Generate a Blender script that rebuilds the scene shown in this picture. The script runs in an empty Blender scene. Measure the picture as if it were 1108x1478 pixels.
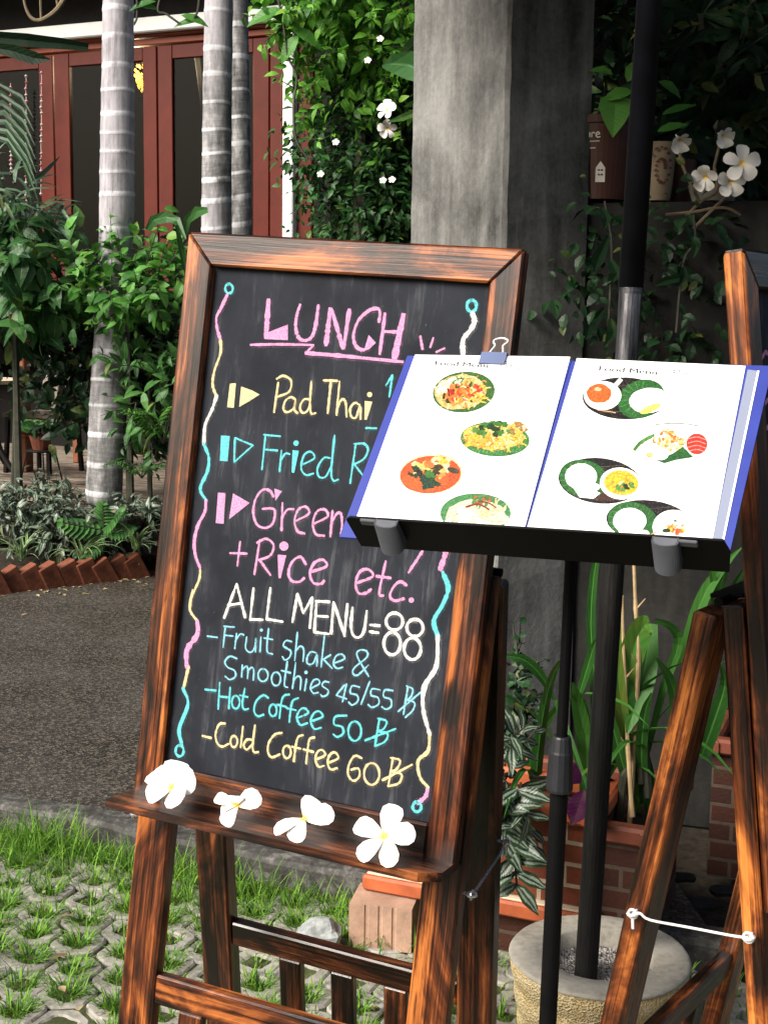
import bpy, math, random
import numpy as np
from mathutils import Matrix, Vector
random.seed(7); RNG = np.random.default_rng(7)
C = bpy.context.scene
COL = C.collection
# ------------------------------------------------------------------ camera, world, sun, exposure
FPX, HOR, ROLL, CAMH = 1900.0, 470.0, 0.014, 1.55
p_ = math.atan((739 - HOR) / FPX)
FW = np.array([0, math.cos(p_), -math.sin(p_)])
R0 = np.array([1.0, 0, 0]); U0 = np.array([0, math.sin(p_), math.cos(p_)])
RT = R0 * math.cos(ROLL) + U0 * math.sin(ROLL); UP = U0 * math.cos(ROLL) - R0 * math.sin(ROLL)
EYE = np.array([0, 0, CAMH])
cam = bpy.data.cameras.new('camera'); camo = bpy.data.objects.new('camera', cam); COL.objects.link(camo)
cam.sensor_fit = 'VERTICAL'; cam.sensor_height = 36.0; cam.lens = 36.0 * FPX / 1478.0
cam.clip_start = 0.05; cam.clip_end = 500
camo.matrix_world = Matrix(((RT[0], UP[0], -FW[0], 0), (RT[1], UP[1], -FW[1], 0), (RT[2], UP[2], -FW[2], CAMH), (0, 0, 0, 1)))
C.camera = camo
TOSUN = np.array([-0.62, -0.47, 0.62]); TOSUN /= np.linalg.norm(TOSUN)
w = bpy.data.worlds.new('World'); C.world = w; w.use_nodes = True
nt = w.node_tree; bg = nt.nodes['Background']; sky = nt.nodes.new('ShaderNodeTexSky')
sky.sky_type = 'NISHITA'; sky.sun_disc = False
sky.sun_elevation = math.asin(TOSUN[2]); sky.sun_rotation = math.atan2(TOSUN[0], TOSUN[1])
sky.air_density = 1.0; sky.dust_density = 6.0; sky.ozone_density = 1.0
nt.links.new(sky.outputs[0], bg.inputs[0]); bg.inputs[1].default_value = 0.082
sl = bpy.data.lights.new('sun', 'SUN'); sl.energy = 3.9; sl.angle = math.radians(34); sl.color = (1.0, 0.95, 0.88)
so = bpy.data.objects.new('sun', sl); COL.objects.link(so)
so.rotation_euler = Vector(TOSUN).to_track_quat('Z', 'Y').to_euler(); so.location = (-3, -4, 6)
C.view_settings.view_transform = 'Standard'; C.view_settings.look = 'None'
C.view_settings.exposure = 0.8; C.view_settings.gamma = 1.0
C.cycles.max_bounces = 6; C.cycles.use_denoising = True

# ------------------------------------------------------------------ photo geometry helpers (pixels of the 1108x1478 photo)
def nrm(a): a = np.asarray(a, float); return a / (np.linalg.norm(a) + 1e-12)
def ray(x, y): return (FW * FPX + (x - 554) * RT - (y - 739) * UP) / FPX
def at(x, y, Y): d = ray(x, y); return EYE + d * (Y / d[1])
def gz(x, y, z=0.0): d = ray(x, y); return EYE + d * ((z - CAMH) / d[2])
def onplane(x, y, o, n): d = ray(x, y); return EYE + d * (((o - EYE) @ n) / (d @ n))
GU = nrm([0.92, -0.39, 0]); GB = nrm([0.39, 0.92, 0]); ZZ = np.array([0, 0, 1.0])

# ------------------------------------------------------------------ mesh builder
_c = []
for sx in (-1, 1):
    for sy in (-1, 1):
        for sz in (-1, 1):
            _c += [((sx, sy, sz), k) for k in range(3)]
_idx = {c: i for i, c in enumerate(_c)}
def _boxverts(hx, hy, hz, c):
    out = []
    for (s, k) in _c:
        h = [hx, hy, hz]; v = [s[j] * (h[j] - (0 if j == k else c)) for j in range(3)]; out.append(v)
    return np.array(out)
def _boxfaces():
    V = _boxverts(1, 1, 1, .2); F = []
    def put(f):
        p = V[list(f)]; n = np.cross(p[1] - p[0], p[2] - p[0])
        F.append(list(f) if n @ p.mean(0) > 0 else list(f)[::-1])
    for k in range(3):
        a, b = [j for j in range(3) if j != k]
        for s in (-1, 1):
            q = []
            for (x, y) in ((-1, -1), (1, -1), (1, 1), (-1, 1)):
                t = [0, 0, 0]; t[k] = s; t[a] = x; t[b] = y; q.append(_idx[(tuple(t), k)])
            put(q)
    for k in range(3):
        a, b = [j for j in range(3) if j != k]
        for x in (-1, 1):
            for y in (-1, 1):
                t0 = [0, 0, 0]; t0[k] = -1; t0[a] = x; t0[b] = y; t1 = list(t0); t1[k] = 1
                put([_idx[(tuple(t0), a)], _idx[(tuple(t1), a)], _idx[(tuple(t1), b)], _idx[(tuple(t0), b)]])
    for sx in (-1, 1):
        for sy in (-1, 1):
            for sz in (-1, 1): put([_idx[((sx, sy, sz), k)] for k in range(3)])
    return F
BOXF = _boxfaces()
MATW = {}
class MB:
    def __init__(s): s.V = []; s.F = []; s.A = []; s.K = []; s.MI = []; s.n = 0
    def add(s, V, F, a=None, col=None, mi=0):
        V = np.asarray(V, float).reshape(-1, 3); m = len(V)
        s.V.append(V)
        if isinstance(F, np.ndarray): s.F += (F + s.n).tolist(); k = len(F)
        else: s.F += [[i + s.n for i in f] for f in F]; k = len(F)
        s.MI += [mi] * k
        s.A.append(np.zeros((m, 3)) if a is None else np.broadcast_to(np.asarray(a, float), (m, 3)))
        cc = np.ones((m, 4)); 
        if col is not None: cc[:, :3] = col
        s.K.append(cc); s.n += m
        return s
    def box(s, c, ax, ay, az, L, W, T, ch=.002, m0=0, m1=0, mi=0, col=None, off=None):
        ax, ay, az = map(np.asarray, (ax, ay, az)); v = _boxverts(L / 2, W / 2, T / 2, min(ch, L / 3, W / 3, T / 3))
        o = RNG.uniform(0, 50, 3) if off is None else off
        neg = v[:, 0] < 0; v[neg, 0] += m0 * v[neg, 1]; v[~neg, 0] += m1 * v[~neg, 1]
        s.add(np.asarray(c) + v @ np.array([ax, ay, az]), BOXF, v + o, col, mi); return s
    def beam(s, p, q, side, W, T, **k):
        p, q = np.asarray(p, float), np.asarray(q, float); ax = nrm(q - p); ay = nrm(side - ax * (np.asarray(side) @ ax)); az = np.cross(ax, ay)
        return s.box((p + q) / 2, ax, ay, az, np.linalg.norm(q - p), W, T, **k)
    def tube(s, P, r, seg=10, cap=True, mi=0, col=None, sq=1.0):
        P = np.asarray(P, float); k = len(P); r = np.broadcast_to(np.asarray(r, float), (k,))
        T = np.gradient(P, axis=0); T /= np.linalg.norm(T, axis=1)[:, None] + 1e-12
        n = np.cross(T[0], [0.31, .2, .93]); n = nrm(n) if np.linalg.norm(n) > .05 else nrm(np.cross(T[0], [1, 0, 0]))
        th = np.linspace(0, 2 * np.pi, seg, endpoint=False); V = []; A = []; l = 0; o = RNG.uniform(0, 30, 3)
        for i in range(k):
            n = nrm(n - T[i] * (n @ T[i])); b = np.cross(T[i], n)
            if i: l += np.linalg.norm(P[i] - P[i - 1])
            V.append(P[i] + r[i] * (np.cos(th)[:, None] * n + sq * np.sin(th)[:, None] * b))
            A.append(np.stack([np.full(seg, l), np.cos(th) * r[i], np.sin(th) * r[i]], 1) + o)
        F = [[i * seg + j, i * seg + (j + 1) % seg, (i + 1) * seg + (j + 1) % seg, (i + 1) * seg + j] for i in range(k - 1) for j in range(seg)]
        if cap: F += [list(range(seg))[::-1], [(k - 1) * seg + j for j in range(seg)]]
        s.add(np.concatenate(V), F, np.concatenate(A), col, mi); return s
    def lathe(s, c, prof, seg=32, ax=ZZ, wob=0.0, mi=0, col=None, cap=False, sq=1.0):
        ax = nrm(ax); e = nrm(np.cross(ax, [0.3, 1, 0.2])); f = np.cross(ax, e); c = np.asarray(c, float)
        th = np.linspace(0, 2 * np.pi, seg, endpoint=False); V = []; A = []
        for (r, z) in prof:
            rr = r * (1 + wob * np.sin(3 * th + 9 * z) + wob * .7 * np.sin(7 * th + 31 * z))
            V.append(c + ax * z + rr[:, None] * (np.cos(th)[:, None] * e + sq * np.sin(th)[:, None] * f))
            A.append(np.stack([th * max(r, .01), np.full(seg, z), np.full(seg, r)], 1))
        k = len(prof); F = [[i * seg + j, i * seg + (j + 1) % seg, (i + 1) * seg + (j + 1) % seg, (i + 1) * seg + j] for i in range(k - 1) for j in range(seg)]
        if cap: F += [list(range(seg))[::-1], [(k - 1) * seg + j for j in range(seg)]]
        s.add(np.concatenate(V), F, np.concatenate(A), col, mi); return s
    def prism(s, pts, d, mi=0, col=None, a=None):
        pts = np.asarray(pts, float); k = len(pts); V = np.concatenate([pts, pts + np.asarray(d)])
        F = [list(range(k))[::-1], list(range(k, 2 * k))] + [[i, (i + 1) % k, (i + 1) % k + k, i + k] for i in range(k)]
        s.add(V, F, V if a is None else a, col, mi); return s
    def build(s, name, mats, parent=None, smooth=False, local=False):
        me = bpy.data.meshes.new(name)
        V = np.concatenate(s.V) if s.V else np.zeros((0, 3))
        if parent is not None and not local:
            Mi = np.linalg.inv(MATW[parent.name]); V = V @ Mi[:3, :3].T + Mi[:3, 3]
        me.from_pydata(V.tolist(), [], s.F)
        at_ = me.attributes.new('grain', 'FLOAT_VECTOR', 'POINT'); at_.data.foreach_set('vector', np.concatenate(s.A).astype(np.float32).ravel())
        ac = me.attributes.new('col', 'FLOAT_COLOR', 'POINT'); ac.data.foreach_set('color', np.concatenate(s.K).astype(np.float32).ravel())
        for m in (mats if isinstance(mats, (list, tuple)) else [mats]): me.materials.append(m)
        me.polygons.foreach_set('material_index', s.MI)
        if smooth: me.polygons.foreach_set('use_smooth', [True] * len(me.polygons))
        me.update()
        o = bpy.data.objects.new(name, me); COL.objects.link(o)
        MATW[o.name] = MATW[parent.name] if parent is not None else np.eye(4)
        if parent is not None: o.parent = parent
        return o
def tag(o, label=None, cat=None, group=None, kind=None):
    if label: o['label'] = label
    if cat: o['category'] = cat
    if group: o['group'] = group
    if kind: o['kind'] = kind
    return o
def thing(name, label, cat, loc=(0, 0, 0), group=None, axes=None):
    o = bpy.data.objects.new(name, None); COL.objects.link(o); o.empty_display_size = .1
    m = np.eye(4); m[:3, 3] = loc
    if axes is not None: m[:3, 0], m[:3, 1], m[:3, 2] = axes
    o.matrix_world = Matrix(m.tolist()); MATW[o.name] = m
    return tag(o, label, cat, group)
def struct(name, mb, mats, smooth=False, kind='structure'):
    return tag(mb.build(name, mats, smooth=smooth), kind=kind)
def solo(name, mb, mats, label, cat, group=None, smooth=False):
    """a thing that is one mesh: origin moved to its base"""
    o = mb.build(name, mats, smooth=smooth); V = np.concatenate(mb.V); b = np.array([V[:, 0].mean(), V[:, 1].mean(), V[:, 2].min()])
    o.data.transform(Matrix.Translation(Vector(-b))); o.location = b
    m = np.eye(4); m[:3, 3] = b; MATW[o.name] = m
    return tag(o, label, cat, group)

# ------------------------------------------------------------------ materials
class NT:
    def __init__(s, name, rough=.6, spec=.5):
        s.m = bpy.data.materials.new(name); s.m.use_nodes = True; s.t = s.m.node_tree; s.b = s.t.nodes['Principled BSDF']
        s.b.inputs['Roughness'].default_value = rough; s.b.inputs['Specular IOR Level'].default_value = spec
    def n(s, typ, props=None, **kw):
        x = s.t.nodes.new('ShaderNode' + typ)
        for k, v in (props or {}).items(): setattr(x, k, v)
        for k, v in kw.items():
            k = k.replace('_', ' ')
            inp = x.inputs[int(k[1:])] if k[0] == 'i' and k[1:].isdigit() else x.inputs[k]
            s.put(inp, v)
        return x
    def put(s, inp, v):
        if isinstance(v, bpy.types.NodeSocket): s.t.links.new(v, inp)
        else: inp.default_value = v
    def attr(s, name): return s.n('Attribute', {'attribute_name': name})
    def scale(s, vec, sc): return s.n('VectorMath', {'operation': 'MULTIPLY'}, i0=vec, i1=sc).outputs[0]
    def noise(s, vec, scale=5, detail=4, rough=.55, dist=0): return s.n('TexNoise', None, Vector=vec, Scale=scale, Detail=detail, Roughness=rough, Distortion=dist).outputs[0]
    def ramp(s, fac, stops):
        r = s.n('ValToRGB', None, Fac=fac); e = r.color_ramp.elements
        while len(e) < len(stops): e.new(.5)
        for x, (p, c) in zip(e, stops): x.position = p; x.color = (*c, 1) if len(c) == 3 else c
        return r.outputs[0]
    def mix(s, fac, a, b, bt='MIX'):
        x = s.t.nodes.new('ShaderNodeMix'); x.data_type = 'RGBA'; x.blend_type = bt
        s.put(x.inputs[0], fac)
        for i, v in ((6, a), (7, b)): s.put(x.inputs[i], (*v, 1) if isinstance(v, tuple) and len(v) == 3 else v)
        return x.outputs[2]
    def math(s, op, a, b=0.0): return s.n('Math', {'operation': op}, i0=a, i1=b).outputs[0]
    def obj(s): return s.n('NewGeometry').outputs['Position']
    def bump(s, h, strength=.3, dist=.01):
        b = s.n('Bump', None, Height=h, Strength=strength, Distance=dist); s.t.links.new(b.outputs[0], s.b.inputs['Normal'])
    def base(s, v): s.put(s.b.inputs['Base Color'], (*v, 1) if isinstance(v, tuple) and len(v) == 3 else v); return s
    def set(s, k, v): s.put(s.b.inputs[k], v); return s

def plain(name, col, rough=.6, spec=.5, var=.25, scale=8, bump=0, metal=0, space='grain'):
    N = NT(name, rough, spec); v = N.attr('grain').outputs['Vector'] if space == 'grain' else N.obj()
    f = N.noise(v, scale, 5, .6)
    N.base(N.ramp(f, [(.3, tuple(c * (1 - var) for c in col)), (.7, tuple(min(1, c * (1 + var)) for c in col))]))
    if bump: N.bump(N.noise(v, scale * 6, 3), bump, .003)
    N.set('Metallic', metal); return N.m
def mat_wood(name, dark, mid, light, bias=0.0, rough=.3, knots=True):
    N = NT(name, rough, .5); g = N.attr('grain').outputs['Vector']
    wob = N.n('TexNoise', None, Vector=N.scale(g, (2.2, 9, 9)), Scale=1.0, Detail=2)
    g2 = N.n('VectorMath', {'operation': 'MULTIPLY_ADD'}, i0=wob.outputs['Color'], i1=(.012, .012, .012), i2=g).outputs[0]
    fine = N.noise(N.scale(g2, (3.5, 240, 240)), 1.0, 5, .65)
    bands = N.noise(N.scale(g2, (1.3, 85, 85)), 1.0, 3, .5)
    burn = N.noise(N.scale(g, (3.4, 11, 11)), 1.0, 5, .66, .9)
    x = N.math('ADD', N.math('MULTIPLY', fine, .44), N.math('MULTIPLY', bands, .40))
    x = N.math('ADD', x, N.math('MULTIPLY', burn, .95)); x = N.math('SUBTRACT', x, .395 - bias)
    if knots:
        vo = N.n('TexVoronoi', None, Vector=N.scale(g2, (3.2, 8, 8)), Scale=1.0)
        k = N.n('MapRange', None, Value=vo.outputs['Distance'], i1=.05, i2=.17, i3=.32, i4=0.0); x = N.math('SUBTRACT', x, k.outputs[0])
    colr = N.ramp(x, [(.40, dark), (.475, tuple(d * .65 + m * .35 for d, m in zip(dark, mid))), (.54, mid), (.66, light), (.82, tuple(min(1, l * 1.25) for l in light))])
    N.base(colr); N.bump(N.math('ADD', fine, N.math('MULTIPLY', bands, .6)), .28, .0015)
    N.set('Coat Weight', .18); N.set('Coat Roughness', .18)
    N.set('Roughness', N.n('MapRange', None, Value=fine, i1=.3, i2=.7, i3=rough * .75, i4=rough * 1.5).outputs[0])
    return N.m
WOOD = mat_wood('burnt_pine', (.005, .0022, .0015), (.095, .023, .007), (.38, .115, .025))
WOODB = mat_wood('burnt_pine_warm', (.006, .0025, .0015), (.115, .029, .008), (.46, .145, .030), .015)
WOODLIT = mat_wood('burnt_pine_lit', (.010, .0035, .002), (.16, .040, .010), (.54, .18, .036), .0)  # brighter copy of the pine; sunlit orange is put into the colour
WOODD = mat_wood('burnt_pine_dark', (.005, .0025, .0015), (.07, .019, .007), (.28, .085, .022), -.03)

def mat_leaf(name, a, b, back=None, rib=(0, 0, 0), ribw=0.0, rough=.42, trans=.25, stripe=None, spec=.3):
    """col attribute: r random per leaf, g along, b across (0 mid rib .. 1 edge)"""
    N = NT(name, rough, spec); s = N.n('SeparateColor', None, Color=N.attr('col').outputs['Color'])
    r, g, e = s.outputs
    f = N.math('ADD', N.math('MULTIPLY', r, .8), N.math('MULTIPLY', N.noise(N.obj(), 14, 2), .3))
    c = N.ramp(f, [(.15, a), (.86, b), (1.0, tuple(.5 * q + .5 * w_ * .5 for q, w_ in zip(b, (.5, .42, .06))))])
    if stripe: c = N.mix(N.ramp(e, stripe[1]), c, stripe[0])
    if ribw: c = N.mix(N.ramp(e, [(ribw, (1, 1, 1)), (ribw + .06, (0, 0, 0))]), c, rib)
    v = N.math('SINE', N.math('ADD', N.math('MULTIPLY', g, 60.0), N.math('MULTIPLY', e, -9.0)))
    N.base(c); N.bump(v, .12, .002)
    tr = N.t.nodes.new('ShaderNodeBsdfTranslucent'); N.put(tr.inputs[0], N.mix(.5, c, (.35, .6, .05), 'MULTIPLY') if False else c)
    mx = N.t.nodes.new('ShaderNodeMixShader'); mx.inputs[0].default_value = trans
    out = N.t.nodes['Material Output']; N.t.links.new(N.b.outputs[0], mx.inputs[1]); N.t.links.new(tr.outputs[0], mx.inputs[2]); N.t.links.new(mx.outputs[0], out.inputs[0])
    return N.m
L_DARKSHADE = mat_leaf('leaf_dark_shaded', (.005, .02, .008), (.022, .065, .022))  # dark leaf green; shading under the shrubs is put into the tone
L_MID = mat_leaf('leaf_mid', (.02, .07, .02), (.07, .2, .045), rib=(.12, .25, .07), ribw=.05)
L_BRIGHT = mat_leaf('leaf_bright', (.035, .13, .025), (.13, .36, .06), trans=.35)
L_JASSHADE = mat_leaf('leaf_jasmine_shaded', (.008, .035, .010), (.04, .13, .03))  # small dark leaves; the lower hedge's shade is also in this tone
L_HEDGE = mat_leaf('leaf_hedge', (.03, .12, .015), (.20, .50, .06), trans=.4)  # brightness of the lit hedge top is put into this green
L_BIG = mat_leaf('leaf_big', (.016, .058, .016), (.05, .15, .036), rib=(.07, .18, .07), ribw=.06)
L_GREY = mat_leaf('leaf_greygreen', (.03, .07, .045), (.09, .16, .09))
L_STRAP = mat_leaf('leaf_strap', (.016, .07, .012), (.06, .20, .03), rib=(.07, .22, .04), ribw=.08, rough=.5)
L_GRASS = mat_leaf('grass_blade', (.028, .10, .012), (.21, .42, .05), rough=.55, trans=.3, spec=.2)
L_STRIPE = mat_leaf('leaf_striped', (.012, .03, .014), (.03, .06, .025), rough=.3, trans=.08, stripe=((.24, .29, .24), [(.12, (0, 0, 0)), (.24, (.85, .85, .85)), (.48, (.85, .85, .85)), (.6, (0, 0, 0))]))
L_SPIDER = mat_leaf('leaf_spider', (.04, .14, .03), (.09, .25, .05), stripe=((.42, .48, .3), [(.55, (0, 0, 0)), (.75, (1, 1, 1))]))
L_PURPLE = mat_leaf('leaf_purple', (.035, .004, .03), (.07, .01, .06))
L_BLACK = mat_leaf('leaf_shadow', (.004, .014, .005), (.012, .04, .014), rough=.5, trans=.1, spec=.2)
STEM = plain('stem', (.03, .032, .018), .7, var=.4, scale=30)
TWIG = plain('twig', (.16, .12, .07), .8, var=.4, scale=30)
N = NT('petal', .45, .3); s_ = N.n('SeparateColor', None, Color=N.attr('col').outputs['Color'])
N.base(N.mix(N.ramp(s_.outputs[1], [(.04, (1, 1, 1)), (.24, (0, 0, 0))]), (.78, .77, .73), (.85, .55, .03))); N.set('Subsurface Weight', .0); PETAL = N.m
N = NT('vertex_print', .4, .4); N.base(N.attr('col').outputs['Color']); PRINT = N.m
N = NT('photo_print', .35, .4); k_ = N.attr('col').outputs['Color']; P = N.obj()
n1_ = N.n('TexNoise', None, Vector=P, Scale=330.0, Detail=4, Roughness=.7); n2_ = N.n('TexVoronoi', None, Vector=P, Scale=420.0)
f_ = N.n('MapRange', None, Value=n1_.outputs[0], i1=.32, i2=.68, i3=.45, i4=1.5).outputs[0]; c_ = N.mix(1.0, k_, f_, 'MULTIPLY')
N.base(N.mix(N.ramp(n2_.outputs['Distance'], [(.05, (.35, .35, .35)), (.3, (0, 0, 0))]), c_, N.mix(.5, k_, (.8, .7, .45)))); FOODP = N.m
N = NT('paper', .3, .5); N.base((.85, .85, .85)); PAPER = N.m
N = NT('chalk', .95, .1); g_ = N.attr('grain').outputs['Vector']
N.base(N.mix(N.ramp(N.noise(g_, 420, 3, .7), [(.29, (0, 0, 0)), (.5, (1, 1, 1))]), (.03, .032, .036), N.mix(N.ramp(N.noise(g_, 140, 4, .7), [(.36, (1, 1, 1)), (.62, (.0, .0, .0))]), N.attr('col').outputs['Color'], N.mix(.82, (.03, .03, .035), N.attr('col').outputs['Color'])))); CHALK = N.m
N = NT('chalk_dust', .95, .05); g_ = N.attr('grain').outputs['Vector']; N.base(N.attr('col').outputs['Color']); N.set('Alpha', N.ramp(N.noise(g_, 220, 5, .75), [(.42, (0, 0, 0)), (.8, (.2, .2, .2))])); DUST = N.m
N = NT('blackboard', .75, .14); g_ = N.attr('grain').outputs['Vector']
sm = N.noise(N.scale(g_, (60, 7, 1)), 1, 5, .7, .5); sm2 = N.noise(N.scale(g_, (9, 6, 1)), 1, 4, .6); sp = N.noise(g_, 300, 2, .5)
cc = N.mix(N.ramp(sm2, [(.35, (0, 0, 0)), (.75, (1, 1, 1))]), (.0105, .0125, .017), (.026, .030, .040))
msk = N.math('MULTIPLY', N.ramp(sm, [(.52, (0, 0, 0)), (.84, (.40, .40, .40))]), N.ramp(sm2, [(.42, (0, 0, 0)), (.62, (1, 1, 1))]))
cc = N.mix(msk, cc, (.3, .31, .33)); cc = N.mix(N.ramp(sp, [(.74, (0, 0, 0)), (.8, (.5, .5, .5))]), cc, (.4, .4, .4)); N.base(cc); BOARD = N.m
BLACKM = plain('black_steel', (.003, .003, .0035), .5, .12, .2, 40)
BLACKP = plain('black_paint_worn', (.004, .004, .007), .45, .2, .5, 12)
N = NT('worn_pole', .7, .2); g_ = N.attr('grain').outputs['Vector']
N.base(N.ramp(N.noise(N.scale(g_, (6, 60, 60)), 1, 5, .7), [(.35, (.005, .005, .005)), (.6, (.016, .015, .014)), (.8, (.06, .056, .052))])); WORNP = N.m
N = NT('bare_steel', .32, .5); g_ = N.attr('grain').outputs['Vector']; N.set('Metallic', .9)
N.base(N.ramp(N.noise(N.scale(g_, (8, 60, 60)), 1, 5, .7), [(.3, (.03, .03, .035)), (.55, (.2, .2, .22)), (.75, (.6, .6, .62))])); STEEL = N.m
GREYP = plain('grey_plastic', (.075, .08, .095), .4, .5, .12, 30)
SLEEVE = plain('dark_plastic', (.014, .015, .018), .45, .35, .3, 30)
BLUE = plain('blue_cover', (.028, .042, .24), .35, .5, .12, 20)
N = NT('clear_sleeve', .12, .7); N.base((.32, .36, .46)); N.set('Alpha', .5); SLV = N.m
N = NT('zinc_wire', .25, .6); N.base((.65, .67, .7)); N.set('Metallic', .8); ZINC = N.m
WHITEW = plain('white_wire', (.7, .7, .7), .35, .5, .1, 10)
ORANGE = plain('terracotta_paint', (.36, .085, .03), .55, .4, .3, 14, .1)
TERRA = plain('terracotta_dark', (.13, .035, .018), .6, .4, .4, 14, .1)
CREAM = plain('cream_edge', (.55, .45, .33), .7, .3, .2, 10)
def mat_concrete(name, a, b, c, sc=2.0, rough=.85, streak=True):
    N = NT(name, rough, .3); P = N.obj()
    big = N.noise(P, sc, 6, .62, .4); st = N.noise(N.scale(P, (9, 9, 1.1)), 1.6, 5, .65); fi = N.noise(P, 60, 4, .7)
    x = N.math('ADD', N.math('MULTIPLY', big, .5), N.math('MULTIPLY', st, .35 if streak else .1)); x = N.math('ADD', x, N.math('MULTIPLY', fi, .15 if streak else .4))
    N.base(N.ramp(x, [(.36, a), (.5, b), (.64, c)])); N.bump(N.math('ADD', big, N.math('MULTIPLY', fi, .5)), .35, .01); return N.m
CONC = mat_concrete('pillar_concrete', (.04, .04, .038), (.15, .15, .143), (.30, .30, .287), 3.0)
CONCD = mat_concrete('wall_concrete_shaded', (.003, .003, .0028), (.010, .010, .009), (.026, .025, .022), 3.0)  # near-black tone; the garden wall's shade is put into the colour
PAVER = mat_concrete('paver_concrete', (.11, .105, .088), (.24, .23, .20), (.36, .345, .31), 8.0, .8, False)
RIMC = mat_concrete('rim_concrete', (.24, .22, .18), (.40, .375, .315), (.52, .49, .42), 7.0, .75, False)
SOIL = plain('soil', (.03, .024, .017), .95, .2, .6, 30, .8, space='pos')
WETSOIL = plain('wet_soil', (.012, .010, .008), .5, .6, .6, 60, 1.0, space='pos')
N = NT('aggregate_drive', .55, .5); P = N.obj()
vo = N.n('TexVoronoi', None, Vector=P, Scale=125.0); ag = N.n('SeparateColor', None, Color=vo.outputs['Color']).outputs[0]
pa = N.noise(P, 1.6, 5, .65); fi = N.noise(P, 170, 2)
cc = N.ramp(ag, [(.15, (.012, .010, .008)), (.6, (.036, .031, .024)), (.92, (.115, .10, .08))])
cc = N.mix(N.ramp(pa, [(.35, (0, 0, 0)), (.7, (.75, .75, .75))]), cc, N.mix(.45, cc, (.045, .039, .030)))
N.base(cc); N.bump(N.math('ADD', vo.outputs['Distance'], fi), .5, .005)
N.set('Roughness', N.ramp(pa, [(.35, (.38, .38, .38)), (.6, (.7, .7, .7))])); ASPH = N.m
N = NT('rough_yellow', .9, .2); P = N.obj(); vo = N.n('TexVoronoi', None, Vector=P, Scale=210.0); nn = N.noise(P, 26, 5, .7)
N.base(N.ramp(N.math('ADD', N.math('MULTIPLY', nn, .8), N.math('MULTIPLY', vo.outputs['Distance'], .4)), [(.3, (.34, .23, .09)), (.5, (.66, .49, .22)), (.75, (.78, .66, .42))])); N.bump(N.math('ADD', nn, vo.outputs['Distance']), .8, .007); YELLOW = N.m
N = NT('gravel_fill', .9, .3); P = N.obj(); vo = N.n('TexVoronoi', None, Vector=P, Scale=150.0)
N.base(N.ramp(N.n('SeparateColor', None, Color=vo.outputs['Color']).outputs[0], [(.1, (.10, .09, .085)), (.9, (.5, .47, .44))])); N.bump(vo.outputs['Distance'], 1.0, .008); GRAVEL = N.m
def mat_brick(name, c1, c2, mort, sx=5.0):
    N = NT(name, .8, .3); g = N.attr('grain').outputs['Vector']
    b = N.n('TexBrick', None, Vector=g, Color1=(*c1, 1), Color2=(*c2, 1), Mortar=(*mort, 1), Scale=sx)
    b.inputs['Mortar Size'].default_value = .028; b.inputs['Brick Width'].default_value = .62; b.inputs['Row Height'].default_value = .27; b.inputs['Bias'].default_value = -.1
    x = N.mix(N.ramp(N.noise(g, 40, 5, .7), [(.3, (.45, .45, .45)), (.7, (0, 0, 0))]), b.outputs['Color'], (.03, .012, .008))
    N.base(x); N.bump(N.math('ADD', N.math('MULTIPLY', b.outputs['Fac'], -1.0), N.math('MULTIPLY', N.noise(g, 90, 3), .3)), .8, .008); return N.m
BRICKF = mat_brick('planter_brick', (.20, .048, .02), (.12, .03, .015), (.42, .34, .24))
BRICKSHADE = mat_brick('planter_brick_shaded', (.055, .016, .009), (.03, .010, .006), (.085, .06, .042))  # darker copy of the planter brick with shadow put into the colour
REDW = plain('red_timber', (.085, .011, .005), .5, .2, .18, 6)
REDL = plain('red_timber_light', (.17, .032, .012), .5, .25, .2, 6)
WHITEP = plain('white_paint', (.75, .78, .76), .6, .4, .08, 5)
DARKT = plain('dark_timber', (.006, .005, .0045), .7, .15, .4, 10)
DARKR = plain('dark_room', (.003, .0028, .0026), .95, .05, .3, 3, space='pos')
DECKW = mat_wood('deck_boards', (.05, .038, .028), (.15, .12, .09), (.26, .22, .17), .05, .6, False)
POSTW = plain('post_timber', (.16, .05, .02), .5, .4, .3, 10)
N = NT('window_glass', .04, .22); N.base((.004, .005, .005)); N.set('Alpha', .55); GLASS = N.m
N = NT('lamp_glow', .5); N.base((.8, .4, .05)); N.set('Emission Color', (1, .55, .08, 1)); N.set('Emission Strength', 2.6); GLOW = N.m
BARK = None
N = NT('palm_bark', .8, .25); g_ = N.attr('grain').outputs['Vector']; k_ = N.n('SeparateColor', None, Color=N.attr('col').outputs['Color'])
mo = N.noise(N.scale(g_, (5, 16, 16)), 1, 6, .7); stv = N.noise(N.scale(g_, (2, 70, 70)), 1, 4, .6); ln = N.noise(N.scale(g_, (55, 10, 10)), 1, 3, .7)
gr = N.ramp(N.math('ADD', N.math('MULTIPLY', mo, .6), N.math('MULTIPLY', stv, .4)), [(.36, (.17, .165, .175)), (.5, (.34, .325, .35)), (.64, (.46, .445, .475))])
dk = N.ramp(N.math('ADD', N.math('MULTIPLY', mo, .7), N.math('MULTIPLY', ln, .3)), [(.36, (.04, .04, .038)), (.52, (.18, .18, .178)), (.68, (.45, .45, .45))])
cc = N.mix(k_.outputs[1], gr, dk); cc = N.mix(N.math('MULTIPLY', k_.outputs[0], N.ramp(mo, [(.36, (.1, .1, .1)), (.52, (1, 1, 1))])), cc, (.62, .63, .66))
N.base(cc); N.bump(stv, .3, .004); BARK = N.m

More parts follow.
